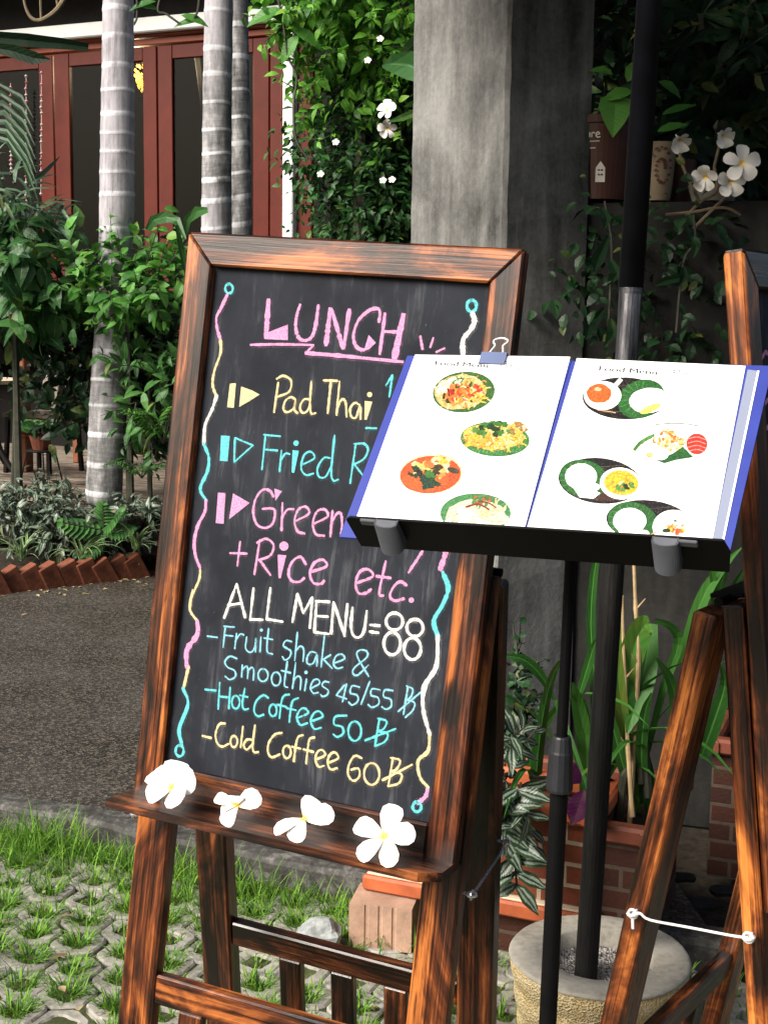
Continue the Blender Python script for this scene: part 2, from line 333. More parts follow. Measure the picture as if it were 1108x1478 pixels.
# ------------------------------------------------------------------ leaves
OV = ([0, .15, .45, .75, 1], [.06, .6, 1, .62, .02]); LAN = ([0, .2, .5, .8, 1], [.1, .75, 1, .5, .02]); LIN = ([0, .3, .6, .85, 1], [.6, 1, .85, .45, .03]); HEART = ([0, .06, .3, .65, 1], [.55, .9, 1, .6, .02])
def leaves(mb, P, D, Nn, L, W, prof=OV, droop=.35, fold=.18, mi=0):
    P = np.asarray(P, float).reshape(-1, 3); n = len(P)
    if n == 0: return
    D = np.broadcast_to(np.asarray(D, float), (n, 3)); Nn = np.broadcast_to(np.asarray(Nn, float), (n, 3))
    D = D / (np.linalg.norm(D, axis=1)[:, None] + 1e-9); S = np.cross(D, Nn); S /= np.linalg.norm(S, axis=1)[:, None] + 1e-9; Nn = np.cross(S, D)
    L = np.broadcast_to(np.asarray(L, float), (n,)); W = np.broadcast_to(np.asarray(W, float), (n,)); dr = np.broadcast_to(np.asarray(droop, float), (n,))
    t, wd = map(np.array, prof); k = len(t); r = RNG.uniform(0, 1, n)
    V = np.zeros((n, k, 3, 3)); Kc = np.zeros((n, k, 3, 3))
    for j in range(k):
        c = P + D * (L * t[j] * (1 - .25 * dr * t[j]))[:, None] - Nn * (dr * L * t[j] ** 2)[:, None]
        h = (W * .5 * wd[j])[:, None]
        V[:, j, 0] = c - S * h + Nn * h * fold; V[:, j, 1] = c; V[:, j, 2] = c + S * h + Nn * h * fold
        Kc[:, j, :, 0] = r[:, None]; Kc[:, j, :, 1] = t[j]; Kc[:, j, 0, 2] = Kc[:, j, 2, 2] = 1
    f = []
    for j in range(k - 1):
        for q in range(2): f.append([j * 3 + q, j * 3 + q + 1, (j + 1) * 3 + q + 1, (j + 1) * 3 + q])
    F = (np.array(f)[None] + (np.arange(n) * k * 3)[:, None, None]).reshape(-1, 4)
    mb.add(V.reshape(-1, 3), F, V.reshape(-1, 3), Kc.reshape(-1, 3), mi)
def rv(n, s=1.0): return RNG.normal(0, s, (n, 3))
def twigs(mb, st, n, c, rad, L, W, prof=OV, per=6, tl=.25, out=.7, upb=.3, droop=.35, face=(-.1, -.6, .6), shell=.5, matstem=True):
    """leafy twigs spread through an ellipsoid; leaves alternate along each twig"""
    c = np.asarray(c, float); rad = np.asarray(rad, float)
    u = rv(n); u /= np.linalg.norm(u, axis=1)[:, None]; rr = RNG.uniform(0, 1, n) ** shell
    P0 = c + u * rad * rr[:, None]; Dt = u * out + rv(n, .45) + np.array([0, -.15, upb]); Dt /= np.linalg.norm(Dt, axis=1)[:, None]
    for j in range(per):
        f = (j + .6) / per; ln = tl * RNG.uniform(.7, 1.2, n)
        pj = P0 + Dt * (ln * f)[:, None]; sd = np.cross(Dt, rv(n)); sd /= np.linalg.norm(sd, axis=1)[:, None] + 1e-9
        d = Dt * .55 + sd * .9 + np.array([0, 0, -.1]); nn = np.asarray(face) + rv(n, .45) + np.array([0, 0, .35])
        sc = RNG.uniform(.45, 1.3, n) * (1 - .25 * f)
        leaves(mb, pj, d, nn, L * sc, W * sc, prof, droop)
    if st is not None:
        for i in range(0, n, max(1, n // 40)): st.tube([P0[i], P0[i] + Dt[i] * tl * .5, P0[i] + Dt[i] * tl], [.004, .003, .0015], 4)
    return P0
def straps(mb, P, az, L, W, bend, rise=1.2, k=7, mi=0, wp=None):
    """long arching blades from P; az azimuth"""
    P = np.asarray(P, float); n = len(P); r = RNG.uniform(0, 1, n); V = np.zeros((n, k, 3, 3)); Kc = np.zeros((n, k, 3, 3))
    az = np.asarray(az); L = np.broadcast_to(L, (n,)); W = np.broadcast_to(W, (n,)); bend = np.broadcast_to(bend, (n,)); rise = np.broadcast_to(rise, (n,))
    h = np.stack([np.cos(az), np.sin(az), 0 * az], 1); S = np.stack([-np.sin(az), np.cos(az), 0 * az], 1); c = P.copy(); el = rise.copy()
    for j in range(k):
        t = j / (k - 1); hw = (W * .5 * ((1 - t) ** .6 * (.55 + .9 * min(t * 3, .5)) if wp is None else wp[j]))[:, None]
        up = -h * np.sin(el)[:, None] + ZZ * np.cos(el)[:, None]
        V[:, j, 0] = c - S * hw + up * hw * .35; V[:, j, 1] = c; V[:, j, 2] = c + S * hw + up * hw * .35
        Kc[:, j, :, 0] = r[:, None]; Kc[:, j, :, 1] = t; Kc[:, j, 0, 2] = Kc[:, j, 2, 2] = 1
        c = c + (h * np.cos(el)[:, None] + ZZ * np.sin(el)[:, None]) * (L / (k - 1))[:, None]; el = el - bend / (k - 1)
    f = [[j * 3 + q, j * 3 + q + 1, (j + 1) * 3 + q + 1, (j + 1) * 3 + q] for j in range(k - 1) for q in range(2)]
    F = (np.array(f)[None] + (np.arange(n) * k * 3)[:, None, None]).reshape(-1, 4)
    mb.add(V.reshape(-1, 3), F, V.reshape(-1, 3), Kc.reshape(-1, 3), mi)
def strappx(mb, pts, Y0, Y1, tw=.3, mi=0):
    """a blade whose mid line runs through photo pixels (x, y, width px) while its depth goes Y0 -> Y1"""
    pts = np.array(pts, float); k = len(pts); r = random.random(); V = []; K = []
    for i, (x, y, wd) in enumerate(pts):
        t = i / (k - 1); Y = Y0 + (Y1 - Y0) * t; c = at(x, y, Y); j0, j1 = max(i - 1, 0), min(i + 1, k - 1)
        tg = nrm(at(*pts[j1, :2], Y0 + (Y1 - Y0) * j1 / (k - 1)) - at(*pts[j0, :2], Y0 + (Y1 - Y0) * j0 / (k - 1)))
        vd = nrm(c - EYE); S = nrm(np.cross(tg, vd) + vd * tw); hw = wd * .5 / FPX * Y
        V += [c - S * hw - vd * hw * .35, c, c + S * hw - vd * hw * .35]; K += [(r, t, 1), (r, t, 0), (r, t, 1)]
    F = [[j * 3 + q, j * 3 + q + 1, (j + 1) * 3 + q + 1, (j + 1) * 3 + q] for j in range(k - 1) for q in range(2)]
    mb.add(V, F, V, K, mi)
def smooth(pts, m=4):
    pts = np.asarray(pts, float); k = len(pts)
    if k < 3: return pts
    Q = np.concatenate([[2 * pts[0] - pts[1]], pts, [2 * pts[-1] - pts[-2]]]); out = []
    for i in range(1, k):
        a, b, c, d = Q[i - 1], Q[i], Q[i + 1], Q[i + 2]
        for t in np.arange(m) / m: out.append(.5 * (2 * b + (c - a) * t + (2 * a - 5 * b + 4 * c - d) * t * t + (3 * b - 3 * c + d - a) * t ** 3))
    out.append(pts[-1]); return np.array(out)

# ------------------------------------------------------------------ the setting
b = MB(); b.add([(-40, -8, -.07), (40, -8, -.07), (40, 60, -.07), (-40, 60, -.07)], [[0, 1, 2, 3]]); struct('ground', b, SOIL)
# exposed-aggregate driveway: a slab whose near edge runs obliquely behind the easel
DZ = .055
e0, e1 = gz(0, 1163, DZ), gz(650, 1287, DZ); ed = nrm(e1 - e0)
f0, f1 = gz(0, 858, DZ), gz(222, 832, DZ); fd = nrm(f1 - f0)
ne = [e0 - ed * 6 + ed * s for s in np.linspace(0, 8.2, 60)]
wob = [p + GB * .012 * math.sin(i * 1.7) + GB * .01 * math.sin(i * .6) for i, p in enumerate(ne)]
poly = [tuple(p[:2]) for p in wob] + [tuple((f1 + fd * 2.2)[:2]), tuple((f0 - fd * 6)[:2])]
b = MB(); b.prism([(x, y, DZ) for x, y in poly], (0, 0, -.16)); struct('driveway', b, ASPH)
b = MB(); V = []; dn = np.array([ed[1], -ed[0], 0])
for i, p in enumerate(wob): 
    for o_, z_ in ((-.075, .004), (-.07, .012), (-.02, .014), (.004, .008), (.014, -.006), (.016, -.14)): V.append(p + dn * (o_ + .004 * math.sin(i * 2.3)) + ZZ * z_ * 1.0)
b.add(V, [[i * 6 + j, i * 6 + j + 1, i * 6 + j + 7, i * 6 + j + 6] for i in range(len(wob) - 1) for j in range(5)])
KERB = mat_concrete('kerb_concrete', (.018, .017, .015), (.05, .048, .044), (.16, .155, .145), 14.0, .7, False)
struct('driveway_kerb', b, KERB)
def side_of_edge(p): return (np.asarray(p)[:2] - e0[:2]) @ np.array([ed[1], -ed[0]])     # > 0: viewer's side
# grass pavers: honeycomb blocks with planted openings
b = MB(); holes = []; PX, PY = .128, .110; th = np.linspace(0, 2 * np.pi, 24, endpoint=False) + .131
org = np.array([-.2, 2.3, 0])
def hexr(a): a = (a + np.pi / 6) % (np.pi / 3) - np.pi / 6; return 1 / np.cos(a)
for j in range(-12, 24):
    for i in range(-20, 24):
        c = org + GU * (i + .5 * (j % 2)) * PX + GB * j * PY + np.array([*RNG.normal(0, .0035, 2), RNG.normal(0, .003)])
        if side_of_edge(c) < .10 or c[1] < .9 or abs(c[0]) > 1.9: continue
        e = GU * math.cos(.02) + GB * RNG.normal(0, .02); f = GB
        ro = np.array([PX * .5 * .988 * hexr(a) for a in th]); ri = .0285 / np.maximum(abs(np.cos(th)) * .92, abs(np.sin(th))) ** .75 * (1 + .1 * np.sin(4 * th)) * RNG.uniform(.92, 1.1)
        tilt = RNG.normal(0, .014, 2)
        def ring(r, z): return [c + e * (rr * math.cos(a)) + f * (rr * math.sin(a)) + ZZ * (z + tilt[0] * rr * math.cos(a) + tilt[1] * rr * math.sin(a)) for rr, a in zip(r, th)]
        rings = [ring(ro, -.05), ring(ro, -.004), ring(ro - .005, 0), ring(ri + .006, .0), ring(ri, -.004), ring(ri * .92, -.055)]
        V = np.concatenate(rings); F = [[k * 24 + q, k * 24 + (q + 1) % 24, (k + 1) * 24 + (q + 1) % 24, (k + 1) * 24 + q] for k in range(5) for q in range(24)]
        b.add(V, F, V); holes.append(c)
struct('grass_paving', b, PAVER)
b = MB(); b.add([(-2.6, .3, -.009), (1.3, .3, -.009), (.72, 2.75, -.009), (.15, 3.4, -.009), (-2.6, 4.6, -.009)], [[0, 1, 2, 3, 4]]); struct('paving_bed', b, plain('mossy_soil', (.05, .06, .022), .95, .2, .6, 22, .6, space='pos'))
# grass: short tufts in the openings, a long fringe along the driveway
gP = []; gL = []; gA = []; gB = []
for c in holes:
    k = RNG.uniform()
    px = c[0] / max(c[1], .1)
    dens = 0 if k < .07 else (45 if k < .3 else 125)
    if c[0] > .25: dens = int(dens * .35)
    if dens and side_of_edge(c) > 0.75 and c[0] > -.1: dens = int(dens * .8)
    for _ in range(dens):
        a, r = RNG.uniform(0, 6.28), .042 * RNG.uniform() ** .5
        gP.append(c + np.array([r * math.cos(a), r * math.sin(a), -.015])); gL.append(RNG.uniform(.02, .062) * (.7 + .6 * k)); gA.append(a + RNG.normal(0, .8)); gB.append(RNG.uniform(.6, 2.0))
for _ in range(15000):
    s = RNG.uniform(-3.2, 1.75); d = RNG.exponential(.12); clump = .5 + .5 * math.sin(s * 7) * math.sin(s * 3.1 + 1)
    if RNG.uniform() > .3 + .7 * clump or d > .42: continue
    p = e0 + ed * s; x = (p[0]); d0 = np.array([ed[1], -ed[0], 0])
    if s > 1.35 and RNG.uniform() > .25: continue
    gP.append(np.array([*(p + d0 * (d + .075))[:2], -.03])); gL.append(RNG.uniform(.045, .135) * (1 - d * 1.2) * (.7 + .5 * clump) * (1.35 if s > .2 else 1)); gA.append(RNG.uniform(0, 6.28)); gB.append(RNG.uniform(.3, 1.6))
b = MB(); gP = np.array(gP); straps(b, gP, gA, np.array(gL), RNG.uniform(.003, .0062, len(gP)), np.array(gB), RNG.uniform(1.0, 1.55, len(gP)), 5)
tag(b.build('grass', L_GRASS), 'bright green grass tufts in the paver openings and along the driveway edge', 'grass', None, 'stuff')
b = MB(); n_l = 260; sd_ = RNG.uniform(-3, 1.6, n_l); Pl = []
for i in range(n_l):
    if i % 3: q_ = f0 + fd * RNG.uniform(-1, 3.2) - np.array([-fd[1], fd[0], 0]) * (RNG.exponential(.10) + .01) * (1 if fd[0] > 0 else -1); Pl.append([q_[0], q_[1], DZ + .004])
    else: q_ = e0 + ed * sd_[i]; o_ = RNG.uniform(.15, 1.4); Pl.append([q_[0] + ed[1] * o_, q_[1] - ed[0] * o_, .012])
az_ = RNG.uniform(0, 6.28, n_l); leaves(b, np.array(Pl), np.stack([np.cos(az_), np.sin(az_), RNG.uniform(-.1, .25, n_l)], 1), ZZ + rv(n_l, .2), RNG.uniform(.018, .05, n_l), RNG.uniform(.01, .022, n_l), OV, .2)
tag(b.build('leaf_litter', mat_leaf('dry_leaf', (.12, .07, .03), (.45, .36, .2), trans=.05)), 'dry fallen leaf bits scattered along the brick edging and over the pavers', 'leaf litter', None, 'stuff')
# flower bed earth behind the brick edging, wooden deck behind it
b = MB(); n0 = np.array([-fd[1], fd[0], 0])
if n0[1] < 0: n0 = -n0
q0 = f0 - fd * 7; q1 = f1 + fd * 6
b.prism([q0 + n0 * .07 - ZZ * .04, q1 + n0 * .07 - ZZ * .04, q1 + n0 * .5 + ZZ * .14, q1 + n0 * 9 + ZZ * .15, q0 + n0 * 9 + ZZ * .15, q0 + n0 * .5 + ZZ * .14][::1], (0, 0, -.2)); struct('flower_bed_soil', b, SOIL)
DKZ = .42
b = MB(); dk0 = at(-60, 722, 8.45); dk0[2] = DKZ
for i in range(34):
    c = dk0 + GB * (i * .125) + GU * 1.0
    b.box(c - ZZ * .015, GU, GB, ZZ, 6.4, .118, .03, ch=.004)
struct('deck', b, DECKW)
b = MB(); b.box(dk0 + GU * 1 - GB * .085 - ZZ * .14, GU, GB, ZZ, 6.4, .03, .22); struct('deck_fascia', b, DARKT)

# ------------------------------------------------------------------ brick edging of the bed
bm_ = MB(); bm_.box((0, 0, .055), (1, 0, 0), (0, 1, 0), (0, 0, 1), .112, .075, .23, ch=.006)
EDGEB = plain('edging_brick', (.17, .055, .028), .8, .3, .5, 12, .4)
poses = []
for i in range(15):
    s = -.62 + i * .108 + RNG.normal(0, .006); p = f0 + fd * s + n0 * (.04 + RNG.normal(0, .006)); poses.append((p, -.42 + RNG.normal(0, .05)))
names = ['first brick of the slanted red edging, at the left end', 'second brick of the slanted edging from the left', 'third brick of the slanted edging from the left', 'fourth brick of the slanted edging from the left', 'fifth brick of the slanted edging from the left', 'sixth brick of the slanted edging from the left', 'seventh brick of the slanted edging from the left', 'eighth brick of the slanted edging from the left', 'ninth brick of the slanted edging from the left', 'tenth brick of the slanted edging from the left', 'eleventh brick of the slanted edging from the left', 'twelfth brick of the slanted edging from the left']
src = None; k = 0
for p, a in poses:
    x = p + n0 * 0; pxl = 554 + FPX * ((x - EYE) @ RT) / ((x - EYE) @ FW)
    if pxl < -35 or pxl > 232: continue
    if src is None:
        src = bm_.build('edging_brick', EDGEB); o = src
    else:
        o = src.copy(); COL.objects.link(o)
    rz = math.atan2(fd[1], fd[0]) + RNG.normal(0, .05)
    o.matrix_world = Matrix.Translation(Vector((p[0], p[1], .03))) @ Matrix.Rotation(rz, 4, 'Z') @ Matrix.Rotation(a, 4, 'Y')
    tag(o, names[min(k, len(names) - 1)], 'brick', 'slanted bricks edging the flower bed'); k += 1

# ------------------------------------------------------------------ building with red folding windows over a dark veranda
B0 = at(230, 300, 11.0)
def bp(x, y, off=0.0): return onplane(x, y, B0 + GB * off, GB)
def bxy(x, y, off=0.0): q = bp(x, y, off) - B0; return q @ GU, q[2]
def bw(s, z, off=0.0): return B0 + GU * s + ZZ * z + GB * off
def slabb(mb, s0, s1, z0, z1, d0, d1, **k): mb.box(bw((s0 + s1) / 2, (z0 + z1) / 2, (d0 + d1) / 2), GU, ZZ, -GB, abs(s1 - s0), abs(z1 - z0), abs(d1 - d0), **k)
ZT = bxy(230, 66)[1]; ZB = bxy(105, 462)[1]
sx = {k: bxy(k, 250)[0] for k in (-160, -45, 62, 82.5, 105, 210, 230.5, 252, 367, 390, 412, 414, 429, 452)}
h = thing('veranda_building', 'dark timber building with white fascia behind the palm trunks and red folding windows', 'building', bw(0, -B0[2]))
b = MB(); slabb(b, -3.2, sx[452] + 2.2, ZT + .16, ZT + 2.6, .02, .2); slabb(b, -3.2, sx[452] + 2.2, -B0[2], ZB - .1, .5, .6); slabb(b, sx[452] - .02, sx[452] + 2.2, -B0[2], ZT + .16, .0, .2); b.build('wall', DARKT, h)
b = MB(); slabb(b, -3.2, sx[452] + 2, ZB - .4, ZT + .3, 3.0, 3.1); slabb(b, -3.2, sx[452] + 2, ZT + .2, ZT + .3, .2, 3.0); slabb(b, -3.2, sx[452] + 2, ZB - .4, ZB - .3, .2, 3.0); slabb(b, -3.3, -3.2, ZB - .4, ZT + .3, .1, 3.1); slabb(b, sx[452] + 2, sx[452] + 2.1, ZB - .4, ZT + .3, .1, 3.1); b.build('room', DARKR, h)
b = MB()
for s0 in (-1.2, -.1, 1.0): b.beam(bw(s0, ZT - .25, 2.8), bw(s0 + 1.2, ZT + .1, .6), GU, .05, .05, ch=.004)
b.build('glass_reflection_bar', WHITEP, h)  # pale bars standing in for eave reflections in the window glass
fz0, fz1 = bxy(230, 53, -.05)[1], bxy(230, 26, -.05)[1]
b = MB(); slabb(b, -3.2, sx[452] + 1.6, fz0 + .03, fz1, -.12, .0, ch=.01); b.build('fascia', WHITEP, h)
b = MB(); slabb(b, -3.2, sx[412], ZT + .06, ZT + .145, -.06, .05, ch=.008); slabb(b, -3.2, sx[412] + .0, ZT + .005, ZT + .055, -.035, .05, ch=.006); b.build('window_lintel', REDL, h); b = MB(); slabb(b, -3.2, sx[412], ZB - .12, ZB - .01, -.05, .06, ch=.006); b.build('window_sill', REDL, h)
b = MB(); slabb(b, sx[390] + .008, sx[412], ZB, ZT, -.03, .06, ch=.01); slabb(b, sx[429] + .01, sx[452], ZB - .6, ZT + .3, -.02, .06, ch=.01); b.build('window_jamb', REDW, h)
b = MB(); slabb(b, sx[414], sx[429], -B0[2] + .4, ZT + .1, -.08, .03, ch=.008); b.build('corner_post', WHITEP, h)
b = MB(); roofz = fz1 + .02
b.box(bw(-.6, roofz + .62, -.35), GU, nrm(-GB - ZZ * .16), np.cross(GU, nrm(-GB - ZZ * .16)), 5.6, .9, .06)
for i in range(9): b.beam(bw(-3 + i * .62, roofz + .62, -.05), bw(-3 + i * .62, roofz + .48, -.75), GU, .05, .09, ch=.004)
b.build('roof', DARKT, h)
def leaf_door(sa, sb, label, g0, g1):
    d = thing('folding_window', label, 'window', bw((sa + sb) / 2, ZB), 'red folding windows of the veranda building')
    b = MB(); zt, zb = ZT - .006, ZB + .006
    gt, gb = bxy(150, 93)[1], ZB + .14
    b.box(bw((sa + g0) / 2, (zt + zb) / 2, .0), ZZ, GU, GB, zt - zb, g0 - sa, .05, ch=.005); b.box(bw((sb + g1) / 2, (zt + zb) / 2, .0), ZZ, GU, GB, zt - zb, sb - g1, .05, ch=.005)
    b.box(bw((g0 + g1) / 2, (zt + gt) / 2, .0), GU, ZZ, GB, g1 - g0, zt - gt, .045, ch=.005); b.box(bw((g0 + g1) / 2, (zb + gb) / 2, .0), GU, ZZ, GB, g1 - g0, gb - zb, .045, ch=.005)
    b.build('sash', REDW, d)
    b = MB(); slabb(b, g0 + .001, g1 - .001, gb, gt, -.004, .004, ch=.001); b.build('pane', GLASS, d)
leaf_door(sx[-45] - .35, sx[82.5] - .006, 'red folding window leaf at the left edge, behind the hanging flower strings', sx[-45] - .1, sx[62])
leaf_door(sx[82.5] + .006, sx[230.5] - .006, 'red folding window leaf with a glowing lamp behind it, left of the twin palms', sx[105], sx[210])
leaf_door(sx[230.5] + .006, sx[390], 'red folding window leaf behind the twin palm trunks, beside the white corner post', sx[252], sx[367])
# chandelier seen through the middle window
lp = bp(205, 112, .9); d = thing('chandelier', 'small amber chandelier glowing behind the red window glass', 'lamp', lp)
b = MB()
for i in range(70):
    u = nrm(RNG.normal(0, 1, 3)); q = lp + u * np.array([.085, .085, .125]) * RNG.uniform(.3, 1.1); b.lathe(q, [(.001, -.015), (.014, 0), (.001, .015)], 6)
b.build('lamp_drops', GLOW, d); b = MB(); b.tube([lp + ZZ * .1, lp + ZZ * .5], .006, 6); b.build('lamp_chain', DARKT, d)
pl_ = bpy.data.lights.new('chandelier_light', 'POINT'); pl_.energy = 80; pl_.color = (1, .75, .45); pl_.shadow_soft_size = .1; plo = bpy.data.objects.new('chandelier_light', pl_); COL.objects.link(plo); plo.location = lp + ZZ * .05 - GB * .16
# veranda posts, chair, plant stand
def turned_post(x, yb, Y, lab, wpx):
    p = at(x, yb, Y); p[2] = DKZ; r = wpx / FPX * Y / 2; d = thing('veranda_post', lab, 'post', p)
    b = MB(); b.box(p + ZZ * .13, ZZ, GU, GB, .26, r * 2, r * 2, ch=.006); b.box(p + ZZ * 1.05, ZZ, GU, GB, 1.45, r * 1.75, r * 1.75, ch=.008); b.build('shaft', POSTW, d)
    b = MB()
    for z in (.275, .31): b.box(p + ZZ * z, ZZ, GU, GB, .03, r * 2.3, r * 2.3, ch=.01)
    b.build('base_molding', POSTW, d)
turned_post(36, 655, 9.9, 'orange-brown turned wooden post on the deck at the left edge', 18)
turned_post(112, 655, 10.6, 'thin brown wooden post on the deck, half hidden beside the palm trunk', 10)
p = at(18, 676, 9.5); p[2] = DKZ
d = thing('bistro_table', 'dark table with curved legs and pale top edge at the left edge of the deck', 'table', p)
b = MB(); ctr = at(-40, 552, 9.5)
for a in (0.0, 1.57, 3.14, 4.71):
    e = GU * math.cos(a) + GB * math.sin(a); b2 = MB(); b2.tube(smooth([ctr + e * .12 - ZZ * .02, ctr + e * .17 + ZZ * (-.25), ctr + e * .24 + ZZ * (-.48), np.array([*(ctr + e * .40)[:2], DKZ])]), .02, 8); b2.build('leg', DARKT, d)
b.lathe(ctr, [(.001, .0), (.38, 0), (.38, .025), (.001, .025)], 24); b.build('tabletop', CREAM, d)
ps = at(60, 700, 9.0); ps[2] = DKZ; top = at(60, 664, 9.0); top[2] = DKZ + .24
d = thing('plant_stand', 'thin black wire plant stand on the deck beside the palm trunk', 'plant stand', ps)
b = MB(); b.lathe(top, [(.10, 0), (.105, .008), (.10, .016)], 20, cap=True); b.build('ring', DARKT, d)
for a in (.4, 2.0, 3.6, 5.1):
    b = MB(); e = np.array([math.cos(a), math.sin(a), 0]); b.tube([top + e * .095, ps + e * .15], .006, 5); b.build('leg', DARKT, d)
d = thing('potted_philodendron', 'round-leaved potted plant on the black wire stand', 'plant', top + ZZ * .016)
b = MB(); b.lathe(top + ZZ * .016, [(.055, 0), (.08, .1), (.085, .1), (.07, .09)], 16); b.build('pot', TERRA, d)
b = MB(); n = 14; P = np.tile(top + ZZ * .12, (n, 1)); a = RNG.uniform(0, 6.28, n); D = np.stack([np.cos(a), np.sin(a), np.full(n, .6)], 1); leaves(b, P + D * .06, D + rv(n, .2), (0, -.7, .6), .13, .11, HEART, .4); b.build('foliage', L_BIG, d)
pc = at(62, 580, 9.9); d = thing('garden_chair', 'pale slatted chair standing in the dark veranda beside the turned post', 'chair', np.array([pc[0], pc[1], DKZ]))
seat = np.array([pc[0], pc[1], DKZ + .42])
for i, (a, c_) in enumerate(((-.18, -.18), (.18, -.18), (-.18, .18), (.18, .18))):
    b = MB(); b.beam(seat + GU * a + GB * c_, np.array([*(seat + GU * a * 1.1 + GB * c_ * 1.1)[:2], DKZ]), GU, .03, .03); b.build('leg', DARKT, d)
b = MB(); b.box(seat + ZZ * .015, GU, GB, ZZ, .42, .42, .03); b.build('seat', DECKW, d)
b = MB()
for i in range(4): b.beam(seat + GU * (-.16 + i * .107) + GB * .2 + ZZ * .03, seat + GU * (-.16 + i * .107) + GB * .3 + ZZ * .45, GU, .045, .016)
b.build('backrest', DECKW, d)
b = MB(); st = MB(); twigs(b, None, 420, np.array([-6.2, 12.2, 1.1]), (2.6, .6, 1.3), .22, .11, OV, 5, .4, .7, .1); st.tube([np.array([-6.2, 12.2, 0]), np.array([-6.2, 12.2, 1.2])], [.08, .03], 6)
bh = thing('boundary_hedge', 'tall dark hedge beyond the left end of the veranda', 'hedge', np.array([-6.2, 12.2, 0])); b.build('foliage', L_DARKSHADE, bh); st.build('stem', STEM, bh)
# hanging flower strings in the left window
for i, (x, y0, y1) in enumerate(((16, 120, 250), (38, 110, 300), (60, 105, 280))):
    b = MB(); yy = np.linspace(y0, y1, 22)
    pts = [bp(x + random.uniform(-.6, .6), q, -.16) for q in yy]; b.tube(pts, .003, 4, col=(.5, .4, .35))
    for q in pts[::1]:
        if random.random() < .75: b.lathe(q, [(.002, -.014), (.016, 0), (.002, .014)], 6, col=random.choice([(.55, .25, .3), (.5, .42, .4), (.3, .1, .1)]))
    solo('flower_string', b, PRINT, ['string of pale flowers hanging at the far left of the window', 'middle string of dried flowers hanging before the left window', 'pink flower string hanging nearest to the red window stile'][i], 'garland', 'flower strings hanging before the window')

# ------------------------------------------------------------------ palms
def palm(name, pts, wpx, rings, Y, lab, dark):
    """pts: (x, y) pixels of the trunk's axis, bottom last"""
    ys = [p[1] for p in pts]; xs = [p[0] for p in pts]; wy = [q[0] for q in wpx]; ww = [q[1] for q in wpx]
    base = at(xs[-1], ys[-1], Y); root = thing(name, lab, 'palm tree', np.array([base[0], base[1], .12]))
    top = ys[0] - 900; samp = set(np.linspace(ys[0], ys[-1] + 6, 90)); extra = [ys[0] - k * 58 for k in range(1, 16)]
    R = list(rings) + extra
    for r in R: samp |= {r - 4.5, r - 3, r - 1.2, r + 1.2, r + 3, r + 4.5}
    samp |= set(np.linspace(top, ys[0], 30)); samp = sorted(samp)
    P = []; rad = []; K = []
    for y in samp:
        x = np.interp(y, ys, xs) if y >= ys[0] else xs[0] + (y - ys[0]) * (xs[0] - xs[1]) / (ys[0] - ys[1]) * .3
        P.append(at(x, y, Y)); wd = np.interp(y, wy, ww) if y >= wy[0] else ww[0]
        dd = min(abs(y - r) for r in R); bump = .028 * max(0, 1 - dd / 4.5); sag = .012 * math.sin(y * .11)
        rad.append(wd / 2 / FPX * Y * (1 + bump + sag)); iw = R[int(np.argmin([abs(y - r_) for r_ in R]))]; K.append(((.55 + .45 * ((iw * 7.13) % 1)) if dd < 2.2 + 2.0 * ((iw * 3.7) % 1) else 0.0, np.interp(y, *dark), 0))
    b = MB(); n0_ = b.n; b.tube(P, rad, 28, cap=True)
    Vt = b.V[-1].reshape(len(P), 28, 3); ii = np.arange(len(P)); tht = np.linspace(0, 6.283, 28, endpoint=False); ph_ = RNG.uniform(0, 6)
    Vt[:, :, 2] += (.010 * np.sin(ii * .045 + ph_))[:, None] * np.sin(tht[None] + (ii * .02)[:, None] + ph_) + .004 * np.sin(2 * tht[None] + (ii * .05)[:, None])
    kk = np.ones((len(P), 28, 4)); kk[..., :3] = np.array(K)[:, None]; b.K[-1] = kk.reshape(-1, 4); b.build('trunk', BARK, root, smooth=True)
    # crown high above the picture
    b = MB(); t = P[0]
    for i in range(9):
        az = i * .698 + RNG.uniform(-.2, .2); e = np.array([math.cos(az), math.sin(az), 0]); L = 1.7
        s = np.linspace(0, 1, 12); mid = np.array([t + e * L * q * (1 - .2 * q) + ZZ * (L * (.75 * q - .95 * q * q)) for q in s]); b.tube(mid, np.linspace(.02, .004, 12), 5)
        for sd in (-1, 1):
            pp = np.repeat(mid[1:], 3, 0) + rv(33, .02); D = np.cross(e, ZZ) * sd + e * .5 - ZZ * .35 + rv(33, .12); leaves(b, pp, D, ZZ + e * .2, RNG.uniform(.4, .6, 33), .045, LIN, .3)
    b.build('crown', L_MID, root)
DKA = ([0, 330, 430, 520, 720], [0, 0, .15, .6, 1.0]); DKB = ([0, 60, 110, 200, 260, 300], [0, .15, .55, .8, .9, .2]); DKC = ([0, 40, 120, 330], [.5, .9, 1, 1])
palm('palm_tree', [(171, 0), (170, 150), (169, 300), (163, 450), (157, 560), (150, 720)], [(0, 42), (200, 47), (300, 49), (340, 47), (430, 45), (500, 50), (600, 52), (720, 52)],
     [14, 54, 95, 130, 165, 193, 220, 250, 282, 332, 379, 429, 468, 508, 549, 586, 628, 671, 711], 8.0, 'single grey ringed palm trunk standing alone left of the chalkboard', DKA)
palm('palm_tree', [(316, 0), (314, 120), (312, 330), (311, 720)], [(0, 39), (330, 42), (720, 46)], [16, 71, 108, 149, 189, 223, 261, 291, 330, 380, 430, 480, 540, 600, 660], 7.7, 'front trunk of the twin grey palms rising behind the chalkboard top', DKB)
palm('palm_tree', [(346, 0), (347, 120), (349, 340), (352, 720)], [(0, 23), (340, 28), (720, 30)], [35, 81, 129, 169, 208, 250, 285, 324, 370, 420, 470, 540, 600], 8.7, 'thinner mottled trunk at the back of the twin palms', DKC)

